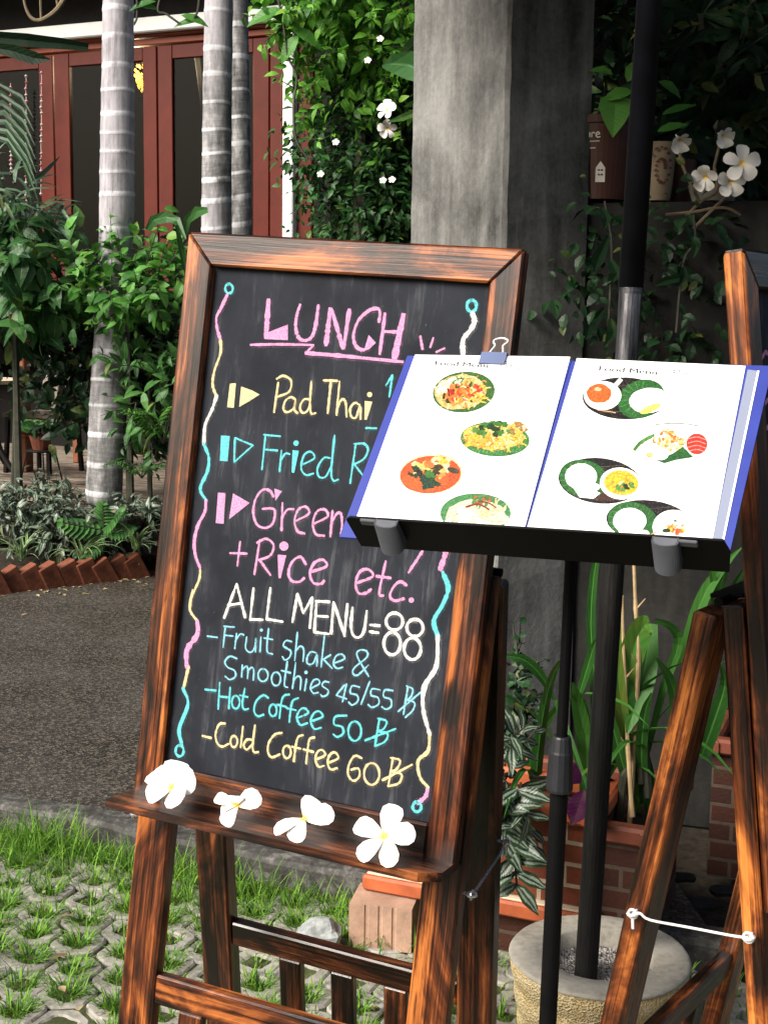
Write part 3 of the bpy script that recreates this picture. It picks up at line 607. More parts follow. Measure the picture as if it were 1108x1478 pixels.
# ------------------------------------------------------------------ concrete pillar, garden wall, added shade wall behind
pc0 = at(727, 330, 4.05); FL = nrm([-.83, -.56, 0]); FR = nrm([.56, -.83, 0])
wl = .50; wr = .345
b = MB(); ctrp = pc0 - (FL * wr + FR * wl) / 2 * 1.0
def vface(c, z0, z1): return c
cor = np.array([pc0[0], pc0[1], 0]); tl = nrm(np.array([-FL[1], FL[0], 0])); 
if tl[0] > 0: tl = -tl
tr = nrm(np.array([-FR[1], FR[0], 0]))
if tr[0] < 0: tr = -tr
for zz0, zz1, sh in ((0 - .07, 3.6, 0),):
    base = [cor, cor + tr * wr, cor + tr * wr + tl * wl, cor + tl * wl]
    ch_ = .012; pts = []
    for i in range(4):
        a, q, c_ = base[i - 1], base[i], base[(i + 1) % 4]; pts += [q + nrm(a - q) * ch_, q + nrm(c_ - q) * ch_]
    k = len(pts); zs = np.linspace(zz0, zz1, 60); V = []
    for z in zs:
        for i, p in enumerate(pts): V.append(p + np.array([0, 0, z]) + (tl + tr) * .0 + RNG.normal(0, .0012, 3))
    F = [[i * k + j, i * k + (j + 1) % k, (i + 1) * k + (j + 1) % k, (i + 1) * k + j] for i in range(59) for j in range(k)]
    b.add(V, F)
solo('concrete_pillar', b, CONC, 'rough grey concrete pillar standing behind the chalkboard and the menu', 'pillar')
wp0 = at(858, 300, 4.25); WU = nrm([.95, -.30, 0]); WBk = nrm([.30, .95, 0]); wtop = at(900, 300, 4.3)[2]
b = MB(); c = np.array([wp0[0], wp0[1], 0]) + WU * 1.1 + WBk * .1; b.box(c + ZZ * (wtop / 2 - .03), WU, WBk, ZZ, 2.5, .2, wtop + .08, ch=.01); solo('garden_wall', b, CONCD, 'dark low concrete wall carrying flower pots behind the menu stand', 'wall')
b = MB(); c = np.array([.9, 6.0, 1.9]); b.box(c + GU * 1.2, GU, GB, ZZ, 3.0, .12, 4.2); solo('shade_wall', b, DARKR, 'tall dark boundary wall behind the foliage at the right', 'wall')  # dark backing added for shade behind the leaves, hiding the horizon

# ------------------------------------------------------------------ background planting
def plant(name, lab, cat, base, mb, mat, st=None, group=None):
    d = thing(name, lab, cat, base, group); mb.build('foliage', mat, d)
    if st is not None and st.n: st.build('stem', STEM, d)
    return d
# clipped creeper hedge between building and pillar
b = MB(); st = MB(); hc = at(520, 190, 6.9)
n_ = twigs(b, st, 360, hc + np.array([.06, .1, .62]), (.47, .30, .42), .085, .042, OV, 7, .2, .7, .3)
twigs(b, st, 90, hc + np.array([.02, .2, .2]), (.38, .22, .25), .075, .036, OV, 6, .18, .6, .1)
twigs(b, st, 60, hc + np.array([-.28, .0, .62]), (.16, .2, .2), .08, .045, OV, 7, .2, .8, .2)
st.tube([hc + np.array([0, .25, -2.1]), hc + np.array([0, .25, .6])], [.06, .03], 8)
plant('creeper_hedge', 'tall leafy creeper hedge between the white post and the concrete pillar', 'hedge', np.array([hc[0], hc[1], .1]), b, L_HEDGE, st)
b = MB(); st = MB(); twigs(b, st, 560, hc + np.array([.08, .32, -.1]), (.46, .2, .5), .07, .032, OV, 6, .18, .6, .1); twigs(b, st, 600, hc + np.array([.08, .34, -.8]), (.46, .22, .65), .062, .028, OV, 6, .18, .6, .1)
st.tube([hc + np.array([.1, .35, -2.1]), hc + np.array([.1, .35, .2])], [.05, .02], 8); plant('jasmine_bush', 'dark small-leaved jasmine filling the lower hedge beside the pillar', 'shrub', np.array([hc[0] + .1, hc[1] + .35, .1]), b, L_JASSHADE, st)
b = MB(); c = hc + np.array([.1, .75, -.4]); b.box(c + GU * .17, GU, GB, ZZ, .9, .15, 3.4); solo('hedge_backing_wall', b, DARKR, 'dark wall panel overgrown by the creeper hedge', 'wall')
def blossom(P, D, size, openness=1.0, n=5, asym=None, wide=.40, name='frangipani_flower', lab='', group=None, droopy=.15):
    """five overlapping petals around a yellow throat; col.g = distance from the throat"""
    b = MB(); D = nrm(D); e = nrm(np.cross(ZZ, D)); f = np.cross(D, e); n = len(asym) if asym else n; t = np.array([0, .1, .3, .55, .8, .95, 1]); wd = np.array([.12, .3, .62, .9, .92, .62, .15])
    for i in range(n):
        a = math.radians(asym[i][0]) if asym else i * 2 * np.pi / n + .3; L = size * (asym[i][1] if asym else 1); op = openness * (asym[i][2] if asym else 1)
        u = e * math.cos(a) + f * math.sin(a); s = -e * math.sin(a) + f * math.cos(a); V = []; K = []
        for tt, ww in zip(t, wd):
            ax = u * math.sin(op * 1.45) + D * math.cos(op * 1.45); c = P + ax * L * tt + D * (size * .16 * tt * (1 - tt) * 3 - size * droopy * tt * tt) + D * (.0012 * i); h = size * (asym[i][3] if asym and len(asym[i]) > 3 else wide) * ww
            tw = s * math.cos(.28) + D * math.sin(.28)
            V += [c - tw * h + D * h * .18, c - tw * h * .5 + D * h * .02, c, c + tw * h * .5 + D * h * .02, c + tw * h + D * h * .18]; K += [(.5, tt * 1.0, 0)] * 5
        F = [[j * 5 + q, j * 5 + q + 1, (j + 1) * 5 + q + 1, (j + 1) * 5 + q] for j in range(6) for q in range(4)]
        b.add(V, F, V, K)
    b.tube([P - D * size * .45, P - D * size * .1, P + D * .002], [size * .045, size * .06, size * .1], 7, col=(.5, .25, 0))
    return solo(name, b, PETAL, lab, 'flower', group, smooth=True)
for i, (x, y, Y, sz, dd, lab) in enumerate(((560, 160, 6.2, .054, (-.5, -.8, .3), 'upper white frangipani bloom hanging in front of the creeper hedge'), (559, 184, 6.2, .05, (-.1, -.8, -.5), 'lower white frangipani bloom hanging in front of the creeper hedge'))):
    blossom(at(x, y, Y), dd, sz, .8, lab=lab, group='frangipani blooms by the hedge')
for i, (x, y) in enumerate(((549, 57), (485, 206), (553, 261), (566, 260), (463, 252), (531, 88))):
    blossom(at(x, y, 6.35), (-.2, -1, .3), .019, .8, name='jasmine_flower', lab=['small white star flower near the hedge top', 'tiny white flower halfway down the hedge, nearest the white post', 'left of two paired white flowers low in the hedge', 'right of two paired white flowers low in the hedge', 'lone tiny white flower low on the left side of the hedge', 'tiny white flower below the star flower near the hedge top'][i], group='small white flowers in the hedge')
b = MB(); st = MB()
strappx(b, [(640, 118, 6), (615, 104, 34), (590, 94, 40), (565, 92, 26), (551, 96, 4)], 5.6, 5.9, .2); strappx(b, [(640, 140, 8), (610, 158, 12), (580, 170, 10), (560, 176, 2)], 5.6, 6.0, .2); strappx(b, [(650, 20, 8), (620, 40, 22), (590, 70, 20), (575, 90, 3)], 5.6, 6.0, .4)
st.tube([np.array([.5, 5.6, 0]), at(660, 140, 5.6), at(640, 30, 5.6)], [.03, .02, .015], 6); plant('frangipani_tree', 'long ribbed leaves reaching out from behind the pillar', 'tree', (.5, 5.6, 0), b, L_BIG, st)
# big-leaf shrub at the far left, grey-leaved oleander above it, dark frond
b = MB(); st = MB(); c = at(20, 405, 8.0); twigs(b, st, 95, c, (.36, .28, .33), .19, .095, OV, 5, .25, .8, .2, .5, (.1, -.7, .6)); st.tube([np.array([c[0], c[1], .1]), c], [.03, .015], 6)
plant('broadleaf_shrub', 'dark green broad-leaved shrub at the left edge below the flower strings', 'shrub', np.array([c[0], c[1], .1]), b, L_BIG, st)
b = MB(); st = MB(); c = at(28, 290, 8.05); twigs(b, st, 26, c, (.19, .12, .19), .24, .026, LIN, 6, .2, 1, .2, .6, (0, -.6, .5)); st.tube([np.array([c[0] - .1, c[1], .1]), c - ZZ * .3, c], [.02, .012, .008], 6)
plant('oleander', 'grey-green narrow-leaved shrub in front of the flower strings', 'shrub', np.array([c[0] - .1, c[1], .1]), b, L_GREY, st)
b = MB(); st = MB(); c = at(-30, 160, 8.3)
for k_ in range(7):
    a = -1.1 + k_ * .17; strappx(b, [(-40, 150 + k_ * 6, 4), (0 + k_ * 2, 120 + k_ * 14, 9), (30 + k_ * 1.5, 140 + k_ * 18, 8), (48 + k_ * 1.2, 170 + k_ * 20, 1)], 8.3, 8.0, .3)
st.tube([np.array([c[0] - .2, 8.3, .1]), c], [.03, .015], 6); plant('lady_palm', 'drooping thin palm leaflets at the upper left edge of the picture', 'palm', np.array([c[0] - .2, 8.3, .1]), b, L_DARKSHADE, st)
b = MB(); strappx(b, [(-30, 52, 16), (40, 58, 18), (90, 63, 15), (128, 68, 10)], 6.4, 6.5, .1); strappx(b, [(-30, 64, 8), (20, 74, 18), (50, 84, 18), (73, 86, 2)], 6.4, 6.4, .1)
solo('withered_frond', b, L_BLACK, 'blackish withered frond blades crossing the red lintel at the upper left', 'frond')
# bright ovate shrub around the single palm
b = MB(); st = MB(); c = at(185, 420, 7.95)
twigs(b, st, 66, c + np.array([-.02, 0, .04]), (.34, .2, .22), .105, .06, OV, 6, .25, .9, .35, .4, (0, -.6, .7))
twigs(b, st, 26, at(228, 400, 7.75), (.14, .12, .13), .11, .065, OV, 6, .22, .9, .4); twigs(b, st, 14, at(160, 415, 7.72), (.07, .06, .1), .11, .065, OV, 5, .2, .9, .4)
st.tube([np.array([c[0], c[1], .1]), c], [.025, .012], 6)
plant('hibiscus_shrub', 'bright green leafy shrub growing around the single palm trunk', 'shrub', np.array([c[0], c[1], .1]), b, L_BRIGHT, st)
b = MB(); st = MB(); c = at(185, 520, 8.45); twigs(b, st, 520, c, (.66, .25, .58), .11, .06, OV, 6, .25, .7, .1); st.tube([np.array([c[0], c[1], .1]), c], [.03, .012], 6)
plant('shade_shrub', 'dark shrub filling the shade behind the single palm trunk', 'shrub', np.array([c[0], c[1], .1]), b, L_DARKSHADE, st)  # dense dark leaves deepen the shade here by their colour
b = MB(); st = MB(); c = at(215, 560, 7.95); twigs(b, st, 60, c, (.16, .15, .35), .13, .05, LAN, 5, .22, .8, .4); st.tube([np.array([c[0], c[1], .1]), c], [.02, .01], 6)
plant('garden_croton', 'mid green upright shrub squeezed between palm trunk and chalkboard frame', 'shrub', np.array([c[0], c[1], .1]), b, L_MID, st)
def fern(x, y, Y, n, L, lab, mat, up=1.0):
    b = MB(); st = MB(); p = at(x, y, Y)
    for i in range(n):
        az = i * 6.283 / n + RNG.uniform(-.3, .3); e = np.array([math.cos(az), math.sin(az), 0]); s = np.linspace(0, 1, 14); l = L * RNG.uniform(.75, 1.1)
        mid = np.array([p + e * l * q * .8 + ZZ * l * (up * q - .75 * q * q) for q in s]); st.tube(mid, np.linspace(.004, .0015, 14), 4); S = np.cross(e, ZZ)
        for sd in (-1, 1): leaves(b, np.repeat(mid[2:], 2, 0) + rv(24, .004), S * sd + e * .5 + ZZ * .1, ZZ, l * .26 * np.repeat(1.1 - s[2:] ** 2, 2), l * .035, LIN, .3)
    return plant('fern', lab, 'fern', p, b, mat, st, 'ferns beside the palm')
fern(236, 640, 7.8, 11, .42, 'bright feathery fern beside the chalkboard frame, right of the palm trunk', L_BRIGHT, 1.3); fern(205, 690, 7.85, 8, .3, 'smaller fern low beside the palm trunk base', L_MID, 1.0)
# striped inch plants, spider plants and a cut-leaf philodendron in the bed
for x, y, Y, r, lab in ((20, 742, 7.75, .2, 'silver-striped dark inch plant clump at the left edge of the bed'), (66, 728, 8.0, .22, 'silver-striped inch plant clump in front of the deck, centre of the bed'), (92, 770, 7.65, .16, 'low silver-striped inch plant clump beside the cut-leaf philodendron'), (200, 760, 7.8, .2, 'dark striped inch plant right of the cut-leaf philodendron')):
    b = MB(); st = MB(); c = at(x, y, Y); twigs(b, st, 60, c, (r, r * .7, .12), .095, .036, LAN, 5, .14, .7, .4, .4, (0, -.5, .8)); plant('inch_plant', lab, 'plant', np.array([c[0], c[1], .12]), b, L_STRIPE, st, 'striped inch plants in the flower bed')
for x, y, Y, lab in ((33, 806, 7.5, 'pale spider plant behind the left bricks of the edging'), (118, 808, 7.5, 'spider plant drooping over the middle of the brick edging'), (196, 792, 7.55, 'spider plant behind the right end of the brick edging')):
    b = MB(); n = 24; c = at(x, y, Y); straps(b, np.tile(c, (n, 1)) + rv(n, .01), RNG.uniform(0, 6.28, n), RNG.uniform(.16, .3, n), .017, RNG.uniform(1.2, 2.3, n), RNG.uniform(.8, 1.4, n)); plant('spider_plant', lab, 'plant', c, b, L_SPIDER, None, 'spider plants along the edging')
b = MB(); st = MB(); c = at(150, 765, 7.6)
for dx, dy, L in ((-.9, .25, .25), (.5, .5, .22), (1, .1, .2), (-.3, -.5, .2), (.1, 1.0, .18)):
    D = nrm([dx, -.5, dy]); mid = np.array([c + D * L * q for q in np.linspace(.1, 1, 8)]); st.tube([c - ZZ * .15, c, mid[-1]], .005, 4); S = nrm(np.cross(D, [0, -.6, .8]))
    for sd in (-1, 1): leaves(b, mid, S * sd * .9 + D * .7, nrm([.1, -.6, .8]), L * .42 * np.array([.6, 1, 1.1, 1.1, 1, .9, .7, .5]), L * .17, OV, .3)
    leaves(b, [c + D * L * .3], D, nrm([0, -.6, .8]), L * .85, L * .3, OV, .25)
plant('philodendron', 'cut-leaf philodendron sprawling at the foot of the palm trunk', 'plant', np.array([c[0], c[1], .13]), b, L_MID, st)
# branches hanging in from the top left
b = MB(); 
b.tube(smooth([at(102, -20, 6.8), at(84, 12, 6.8), at(60, 29, 6.8), at(45, 25, 6.8), at(36, 5, 6.8), at(34, -20, 6.8)], 4), np.linspace(.014, .005, 21), 7); b.tube([at(60, 29, 6.8), at(58, -20, 6.8)], .006, 5); b.tube([at(84, 12, 6.8), at(80, -20, 6.8)], .006, 5)
solo('bare_branch', b, TWIG, 'bare curved pale branch hanging in at the top left corner', 'branch')
d = thing('hanging_vine', 'thin leafy vine looping across the top between the palm trunks', 'vine', at(262, -60, 6.9))
b = None
for P_v in ([(250, -60, 6.9), (228, 10, 6.9), (240, 20, 6.9), (262, 36, 6.9)], [(290, -40, 6.9), (286, 12, 6.9), (280, 26, 6.9)], [(196, -40, 6.9), (198, 20, 6.9), (193, 36, 6.9)], [(392, -40, 6.7), (408, 30, 6.7), (415, 80, 6.7), (428, 110, 6.7), (424, 150, 6.7), (427, 200, 6.7), (445, 230, 6.7)]): b = MB(); b.tube(smooth([at(*q_) for q_ in P_v]), .006, 5); b.build('stem', STEM, d)
b = MB(); leaves(b, [at(225, 2, 6.9), at(262, 22, 6.9), at(196, 8, 6.9), at(288, 30, 6.9), at(408, 14, 6.7), at(376, 12, 6.7), at(420, 40, 6.7), at(430, 52, 6.7)], [(-1, -.2, -.1), (1, -.2, -.15), (1, -.1, .1), (-1, -.2, .0), (-1, -.2, -.2), (1, -.1, -.3), (1, -.2, -.4), (-.6, -.2, -.7)], (0, -.7, .6), [.15, .15, .12, .14, .2, .16, .2, .16], [.05, .06, .05, .05, .09, .06, .08, .08], OV, .35); b.build('foliage', L_BRIGHT, d)
b = MB(); st = MB(); n_ = 12
for pts in ([(213, 332, 8), (222, 318, 15), (240, 313, 17), (255, 318, 13), (268, 345, 3)], [(266, 345, 4), (270, 318, 12), (285, 305, 16), (300, 303, 8)], [(275, 420, 4), (262, 360, 9), (255, 325, 5)]): strappx(b, pts, 7.2, 7.0, .2)
plant('arching_crinum', 'arching strap leaf bending over beside the chalkboard top left corner', 'plant', np.array([*at(270, 420, 7.2)[:2], .12]), b, L_BIG, None)

# ------------------------------------------------------------------ pots and plants on the garden wall
ZW = wtop + .02
def potshape(x0, x1, ytop, ybot, Y, taper=.72, rim=.02): 
    a, c_ = at(x0, ytop, Y), at(x1, ytop, Y); r = np.linalg.norm(c_ - a) / 2; ctr = (a + c_) / 2; h_ = ctr[2] - ZW; return np.array([ctr[0], ctr[1], ZW]), r, h_
POTB = plain('brown_glaze', (.055, .016, .009), .55, .4, .25, 8); POTC = plain('cream_glaze', (.22, .17, .11), .6, .3, .15, 8); POTG = plain('grey_stone', (.15, .145, .125), .85, .2, .3, 20, .3)
def decal(mb, pts, ctr, rfun, z0, col):
    """flat motif wrapped on a pot: pts (angle offset as width in m, height in m)"""
    vd = nrm(EYE[:2] - ctr[:2]); a0 = math.atan2(vd[1], vd[0]); V = []
    for (u, z) in pts:
        r = rfun(z) + .0015; a = a0 + u / r; V.append([ctr[0] + r * math.cos(a), ctr[1] + r * math.sin(a), ctr[2] + z])
    mb.add(V, [list(range(len(V)))], None, col)
ctr, r, h = potshape(822, 916, 172, 285, 4.32); rf = lambda z: r * (.8 + .2 * z / h)
d = thing('flower_pot', 'brown flower pot with a small house motif beside the concrete pillar', 'pot', ctr, 'flower pots on the garden wall')
b = MB(); b.lathe(ctr, [(.001, .002), (rf(0), .002), (rf(h * .9), h * .9), (r * 1.04, h * .91), (r * 1.05, h), (r * .93, h), (r * .9, h * .85), (.001, h * .85)], 36); b.build('body', POTB, d, smooth=False)
b = MB(); k = 4.32 / FPX; WH = (.6, .58, .52)
def hx(x, y): return ((x - 869) * k, (285 - y) * k * 1.0)
decal(b, [hx(862, 262), hx(875, 262), hx(875, 243), hx(868.5, 234), hx(862, 243)], ctr, rf, 0, WH)
for qx, qy in ((866.5, 246), (870.5, 246), (866.5, 252), (870.5, 252)):
    decal(b, [hx(qx - 1.2, qy + 1.2), hx(qx + 1.2, qy + 1.2), hx(qx + 1.2, qy - 1.2), hx(qx - 1.2, qy - 1.2)], ctr, lambda z: rf(z) + .001, 0, (.1, .03, .02))
b.build('house_motif', PRINT, d); b = MB(); decal(b, [hx(851, 208), hx(866, 208), hx(866, 207), hx(851, 207)], ctr, rf, 0, WH); decal(b, [hx(853, 217), hx(861, 217), hx(861, 216), hx(853, 216)], ctr, rf, 0, WH)
for st_ in (((852, 202), (852, 196)), ((855, 202), (855, 197), (857, 196), (859, 197)), ((861, 199.5), (866, 198), (864, 195.5), (861, 197), (861, 201), (863.5, 203), (866.5, 202))):
    q = np.array(st_, float)
    for i in range(len(q) - 1):
        t = nrm(q[i + 1] - q[i]); nn = np.array([-t[1], t[0]]) * .75; decal(b, [hx(*(q[i] - nn - t * .4)), hx(*(q[i + 1] - nn + t * .4)), hx(*(q[i + 1] + nn + t * .4)), hx(*(q[i] + nn - t * .4))], ctr, lambda z: rf(z) + .0004 * (i + 1), 0, WH)
b.build('pot_lettering', PRINT, d)
ctr2, r2, h2 = potshape(926, 976, 207, 300, 4.3); rf2 = lambda z: r2 * (.72 + .28 * (z / h2) ** .7)
d = thing('flower_pot', 'cream flower pot with brown flourishes behind the umbrella pole', 'pot', ctr2, 'flower pots on the garden wall')
b = MB(); b.lathe(ctr2, [(.001, .002)] + [(rf2(h2 * t), max(.002, h2 * t)) for t in np.linspace(0, 1, 8)] + [(r2 * .9, h2), (r2 * .85, h2 * .85), (.001, h2 * .85)], 36); b.build('body', POTC, d, smooth=False)
b = MB()
for i in range(22):
    a = i * .42; rr = .012 + .0016 * i; u = .012 + rr * math.cos(a) * .8; z = h2 * .55 + rr * math.sin(a) * 1.5; q = .006 + .004 * random.random()
    if .02 * h2 < z < h2 * .97: decal(b, [(u - q, z), (u, z - q * .6), (u + q, z), (u, z + q * .7)], ctr2, lambda zz: rf2(zz) + .0002 * i, 0, (.09, .03, .02))
b.build('flourish_motif', PRINT, d)
ctr3, r3, h3 = potshape(958, 1004, 232, 306, 4.42); b = MB(); b.lathe(ctr3, [(.001, .002), (r3 * .75, .002), (r3, h3), (r3 * .85, h3), (.001, h3 * .85)], 28); solo('flower_pot', b, POTB, 'small dark brown pot half hidden behind the cream pot', 'pot', 'flower pots on the garden wall')
ctr4, r4, h4 = potshape(993, 1066, 268, 312, 4.3); b = MB(); b.lathe(ctr4, [(.001, .002), (r4 * .8, .002), (r4 * .9, h4 * .5), (r4, h4), (r4 * .82, h4), (.001, h4 * .8)], 28, wob=.02); solo('flower_pot', b, POTG, 'grey stone bowl under the white frangipani cluster', 'pot', 'flower pots on the garden wall')
b = MB(); st = MB(); st.tube([ctr + ZZ * h * .85, ctr + ZZ * (h + .1)], .006, 5)
def hleaf(x, y, Y, dx, dz, L, W, face=(0, -1, .3), droop=.2, prof=HEART): leaves(b, at(x, y, Y)[None], nrm([dx, -.15, dz])[None], np.asarray(face), L, W, prof, droop)
hleaf(888, 140, 4.2, -.05, -1, .125, .105, (0, -1, .2), .05); hleaf(884, 108, 4.2, -.8, .5, .08, .05, (0, -.6, .8), .5, OV); hleaf(912, 132, 4.2, -.9, -.1, .1, .06, (0, -.7, .7), .3, OV); hleaf(950, 118, 4.2, .8, -.25, .09, .05, (0, -.7, .7), .4, OV); hleaf(955, 165, 4.2, .8, .35, .11, .035, (0, -.7, .7), .2, OV); hleaf(948, 190, 4.2, .75, .3, .1, .04, (0, -.7, .7), .2, OV); hleaf(905, 118, 4.25, .3, .8, .09, .05, (0, -.7, .7), .4, OV)
plant('pothos', 'pothos with bright heart-shaped leaves in the house-motif pot', 'plant', ctr + ZZ * h * .85, b, L_BRIGHT, st)
FB = 'white frangipani blooms above the garden wall'
for x, y, Y, dd, sz, op, lab in ((1069, 237, 4.0, (-.05, -1, .15), .058, .95, 'open white frangipani bloom with yellow centre, rightmost on the garden wall'), (1052, 262, 4.05, (.1, -1, -.2), .052, .75, 'white frangipani bloom just below and left of the rightmost one'), (1018, 254, 4.05, (-.4, -.8, -.4), .05, .65, 'drooping frangipani bloom above the grey stone bowl'), (1040, 195, 4.05, (.3, -.8, -.4), .044, .55, 'half-closed white frangipani bloom, highest of the cluster'), (978, 200, 4.1, (.2, -.7, -.6), .046, .55, 'shaded frangipani bloom above the cream pot')):
    blossom(at(x, y, Y), dd, sz, op, lab=lab, group=FB)
b = MB()
for pts in ([(1000, 330), (1030, 300), (1045, 285), (1052, 262)], [(990, 312), (1012, 290), (1034, 275), (1030, 240)], [(1045, 285), (1066, 270), (1071, 240)], [(960, 310), (1000, 306), (1045, 300), (1080, 318)], [(1030, 240), (1040, 200)], [(1008, 290), (985, 240), (978, 205)]): b.tube(smooth([at(x, y, 4.12) for x, y in pts]), .005, 6)
solo('frangipani_branch', b, TWIG, 'crooked thin branches carrying the frangipani blooms on the garden wall', 'branch')
b = MB(); st = MB()
for pts in ([(985, 400, 10), (960, 405, 14), (945, 412, 3)], [(1000, 340, 8), (1004, 355, 16), (1000, 372, 3)], [(985, 385, 8), (988, 398, 16), (980, 412, 3)], [(878, 340, 8), (862, 375, 22), (858, 390, 3)], [(880, 375, 8), (890, 395, 24), (876, 412, 3)], [(872, 445, 6), (850, 470, 26), (845, 490, 3)], [(880, 460, 6), (885, 480, 22), (872, 500, 3)], [(868, 300, 6), (875, 315, 18), (872, 330, 3)]): strappx(b, pts, 4.0, 4.0, .5)
for pts in ([(872, 290), (882, 350), (880, 420), (876, 500)], [(1000, 310), (1002, 350), (985, 380), (975, 480)]): st.tube(smooth([at(x, y, 4.02) for x, y in pts]), .004, 5)
twigs(b, None, 110, at(935, 400, 4.1), (.3, .05, .27), .055, .035, OV, 3, .12, .6, -.1); plant('wall_creeper', 'dark creeper trailing down the garden wall beside the umbrella pole', 'creeper', at(880, 520, 4.05), b, L_DARKSHADE, st)
# dark fan palm and foliage in the upper right
b = MB(); st = MB(); hub = at(1150, 40, 4.9)
for hx_, hy_, n_, L in ((1150, 40, 20, .62), (1010, 20, 14, .4), (1120, 150, 14, .5)):
    h_ = at(hx_, hy_, 4.9)
    for i in range(n_):
        a = i * 6.283 / n_ + .1; D = nrm([math.cos(a), -.2 + .2 * math.sin(3 * a), math.sin(a)]); leaves(b, h_[None], D[None], nrm([.1, -1, .3]), L, .05, ([0, .3, .6, .85, 1], [.3, .9, 1, .6, .02]), .25, .4)
    st.tube([h_, np.array([h_[0] + .2, 5.1, 0])], .015, 5)
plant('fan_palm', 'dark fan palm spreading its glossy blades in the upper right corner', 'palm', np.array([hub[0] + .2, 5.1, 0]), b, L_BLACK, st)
b = MB(); st = MB(); twigs(b, st, 120, np.array([.95, 4.75, 2.3]), (.55, .2, .4), .12, .05, OV, 5, .25, .7, 0); twigs(b, st, 230, np.array([1.35, 5.35, 2.2]), (.95, .3, .8), .17, .075, OV, 5, .3, .7, 0); st.tube([np.array([1.3, 5.4, 0]), np.array([1.3, 5.4, 3.6])], .06, 8); twigs(b, st, 620, np.array([1.9, 5.3, 3.95]), (2.4, 1.6, .6), .32, .15, OV, 6, .4, .6, 0, shell=.33); plant('sky_block_tree', 'black-green leafy tree filling the shadow behind the flower pots', 'tree', np.array([1.3, 5.4, 0]), b, L_BLACK, st)  # large overhead crown is added out of view to block the sky
b = MB(); st = MB(); twigs(b, st, 46, at(775, 1010, 3.75) - np.array([.06, 0, 0]), (.035, .03, .2), .04, .03, OV, 3, .07, .5, .2); pth = [at(742, 1090, 3.75), at(740, 1030, 3.75), at(745, 975, 3.75)]; st.tube(pth, .005, 5)
twigs(b, None, 26, at(738, 1030, 3.72), (.03, .03, .13), .05, .035, OV, 3, .08, .5, .2)
plant('climbing_fig', 'small-leaved climber creeping up the lower part of the concrete pillar', 'creeper', np.array([*pth[0][:2], .0]), b, L_DARKSHADE, st)

# ------------------------------------------------------------------ brick-patterned planters behind the easel
QU = nrm([.925, -.38, 0]); QB = nrm([.38, .925, 0])
def planter(lab, o, L, D, z0, z1, bmat, rimmat, basemat=None, dirt=WETSOIL):
    """o: front left corner on the ground plan"""
    d = thing('planter_box', lab, 'planter', o + ZZ * z0); b = MB(); hb = .045 if basemat else 0
    zb = z0 + hb; zr = z1 - .045; t = .03
    def face(p, q, n_):
        W_ = np.linalg.norm(q - p); V = [p + ZZ * zb, q + ZZ * zb, q + ZZ * zr, p + ZZ * zr]; b.add(V, [[0, 1, 2, 3]], [(0, 0, 0), (W_, 0, 0), (W_, zr - zb, 0), (0, zr - zb, 0)])
    A, B_, C_, E_ = o, o + QU * L, o + QU * L + QB * D, o + QB * D
    face(A, B_, 0); face(B_, C_, 0); face(C_, E_, 0); face(E_, A, 0); b.build('wall', bmat, d)
    b = MB(); m = .018
    for p, ax, l, nn in ((A + QU * L / 2 - QB * m + QB * t / 2, QU, L + 2 * m, QB), (E_ + QU * L / 2 + QB * m - QB * t / 2, QU, L + 2 * m, -QB), (A + QB * D / 2 - QU * m + QU * t / 2, QB, D + 2 * m, -QU), (B_ + QB * D / 2 + QU * m - QU * t / 2, QB, D + 2 * m, QU)):
        b.box(p + ZZ * (z1 - .02), ax, nn, np.cross(ax, nn), l, t + .015, .045, ch=.008, m0=1.0, m1=-1.0)
    b.build('rim', rimmat, d)
    b = MB(); s = RNG.normal(0, .006, (12, 10)); V = [A + QU * L * i / 11 + QB * D * j / 9 + ZZ * (z1 - .06 + s[i, j]) for i in range(12) for j in range(10)]
    b.add(V, [[i * 10 + j, (i + 1) * 10 + j, (i + 1) * 10 + j + 1, i * 10 + j + 1] for i in range(11) for j in range(9)]); b.build('soil', dirt, d)
    if basemat:
        b = MB(); b.box(o + QU * L / 2 + QB * D / 2 + ZZ * (z0 + .02), QU, QB, ZZ, L + .05, D + .05, .04, ch=.006); b.build('base', basemat, d)
        b = MB(); b.box(o + QU * L / 2 + QB * D / 2 + ZZ * (z0 + .043), QU, QB, ZZ, L + .03, D + .03, .006, ch=.002); b.build('base_edge', CREAM, d)
    return d
za = .118
oA = gz(523, 1286, za); oA = np.array([oA[0], oA[1], 0]); LA = ((gz(832, 1368, za) - gz(523, 1286, za)) @ QU) - .02
planter('terracotta planter with pale-jointed brick pattern raised on an orange base, holding the inch plant', oA + QU * .02 + QB * .03, LA, .2, za, .42, BRICKF, ORANGE, ORANGE)
cB = at(938, 1203, 2.98); zB = cB[2]; oB = np.array([cB[0], cB[1], 0]) - QU * .50
planter('dark brick-patterned planter box full of wet soil, holding the strap-leaved lilies', oB, .50, .40, .0, zB + .01, BRICKSHADE, TERRA)
oC = at(1000, 1080, 3.5); planter('third brick planter in the shade, behind the legs of the right easel', np.array([oC[0] + .08, oC[1] + .1, 0]), .5, .3, .0, oC[2], BRICKSHADE, TERRA)
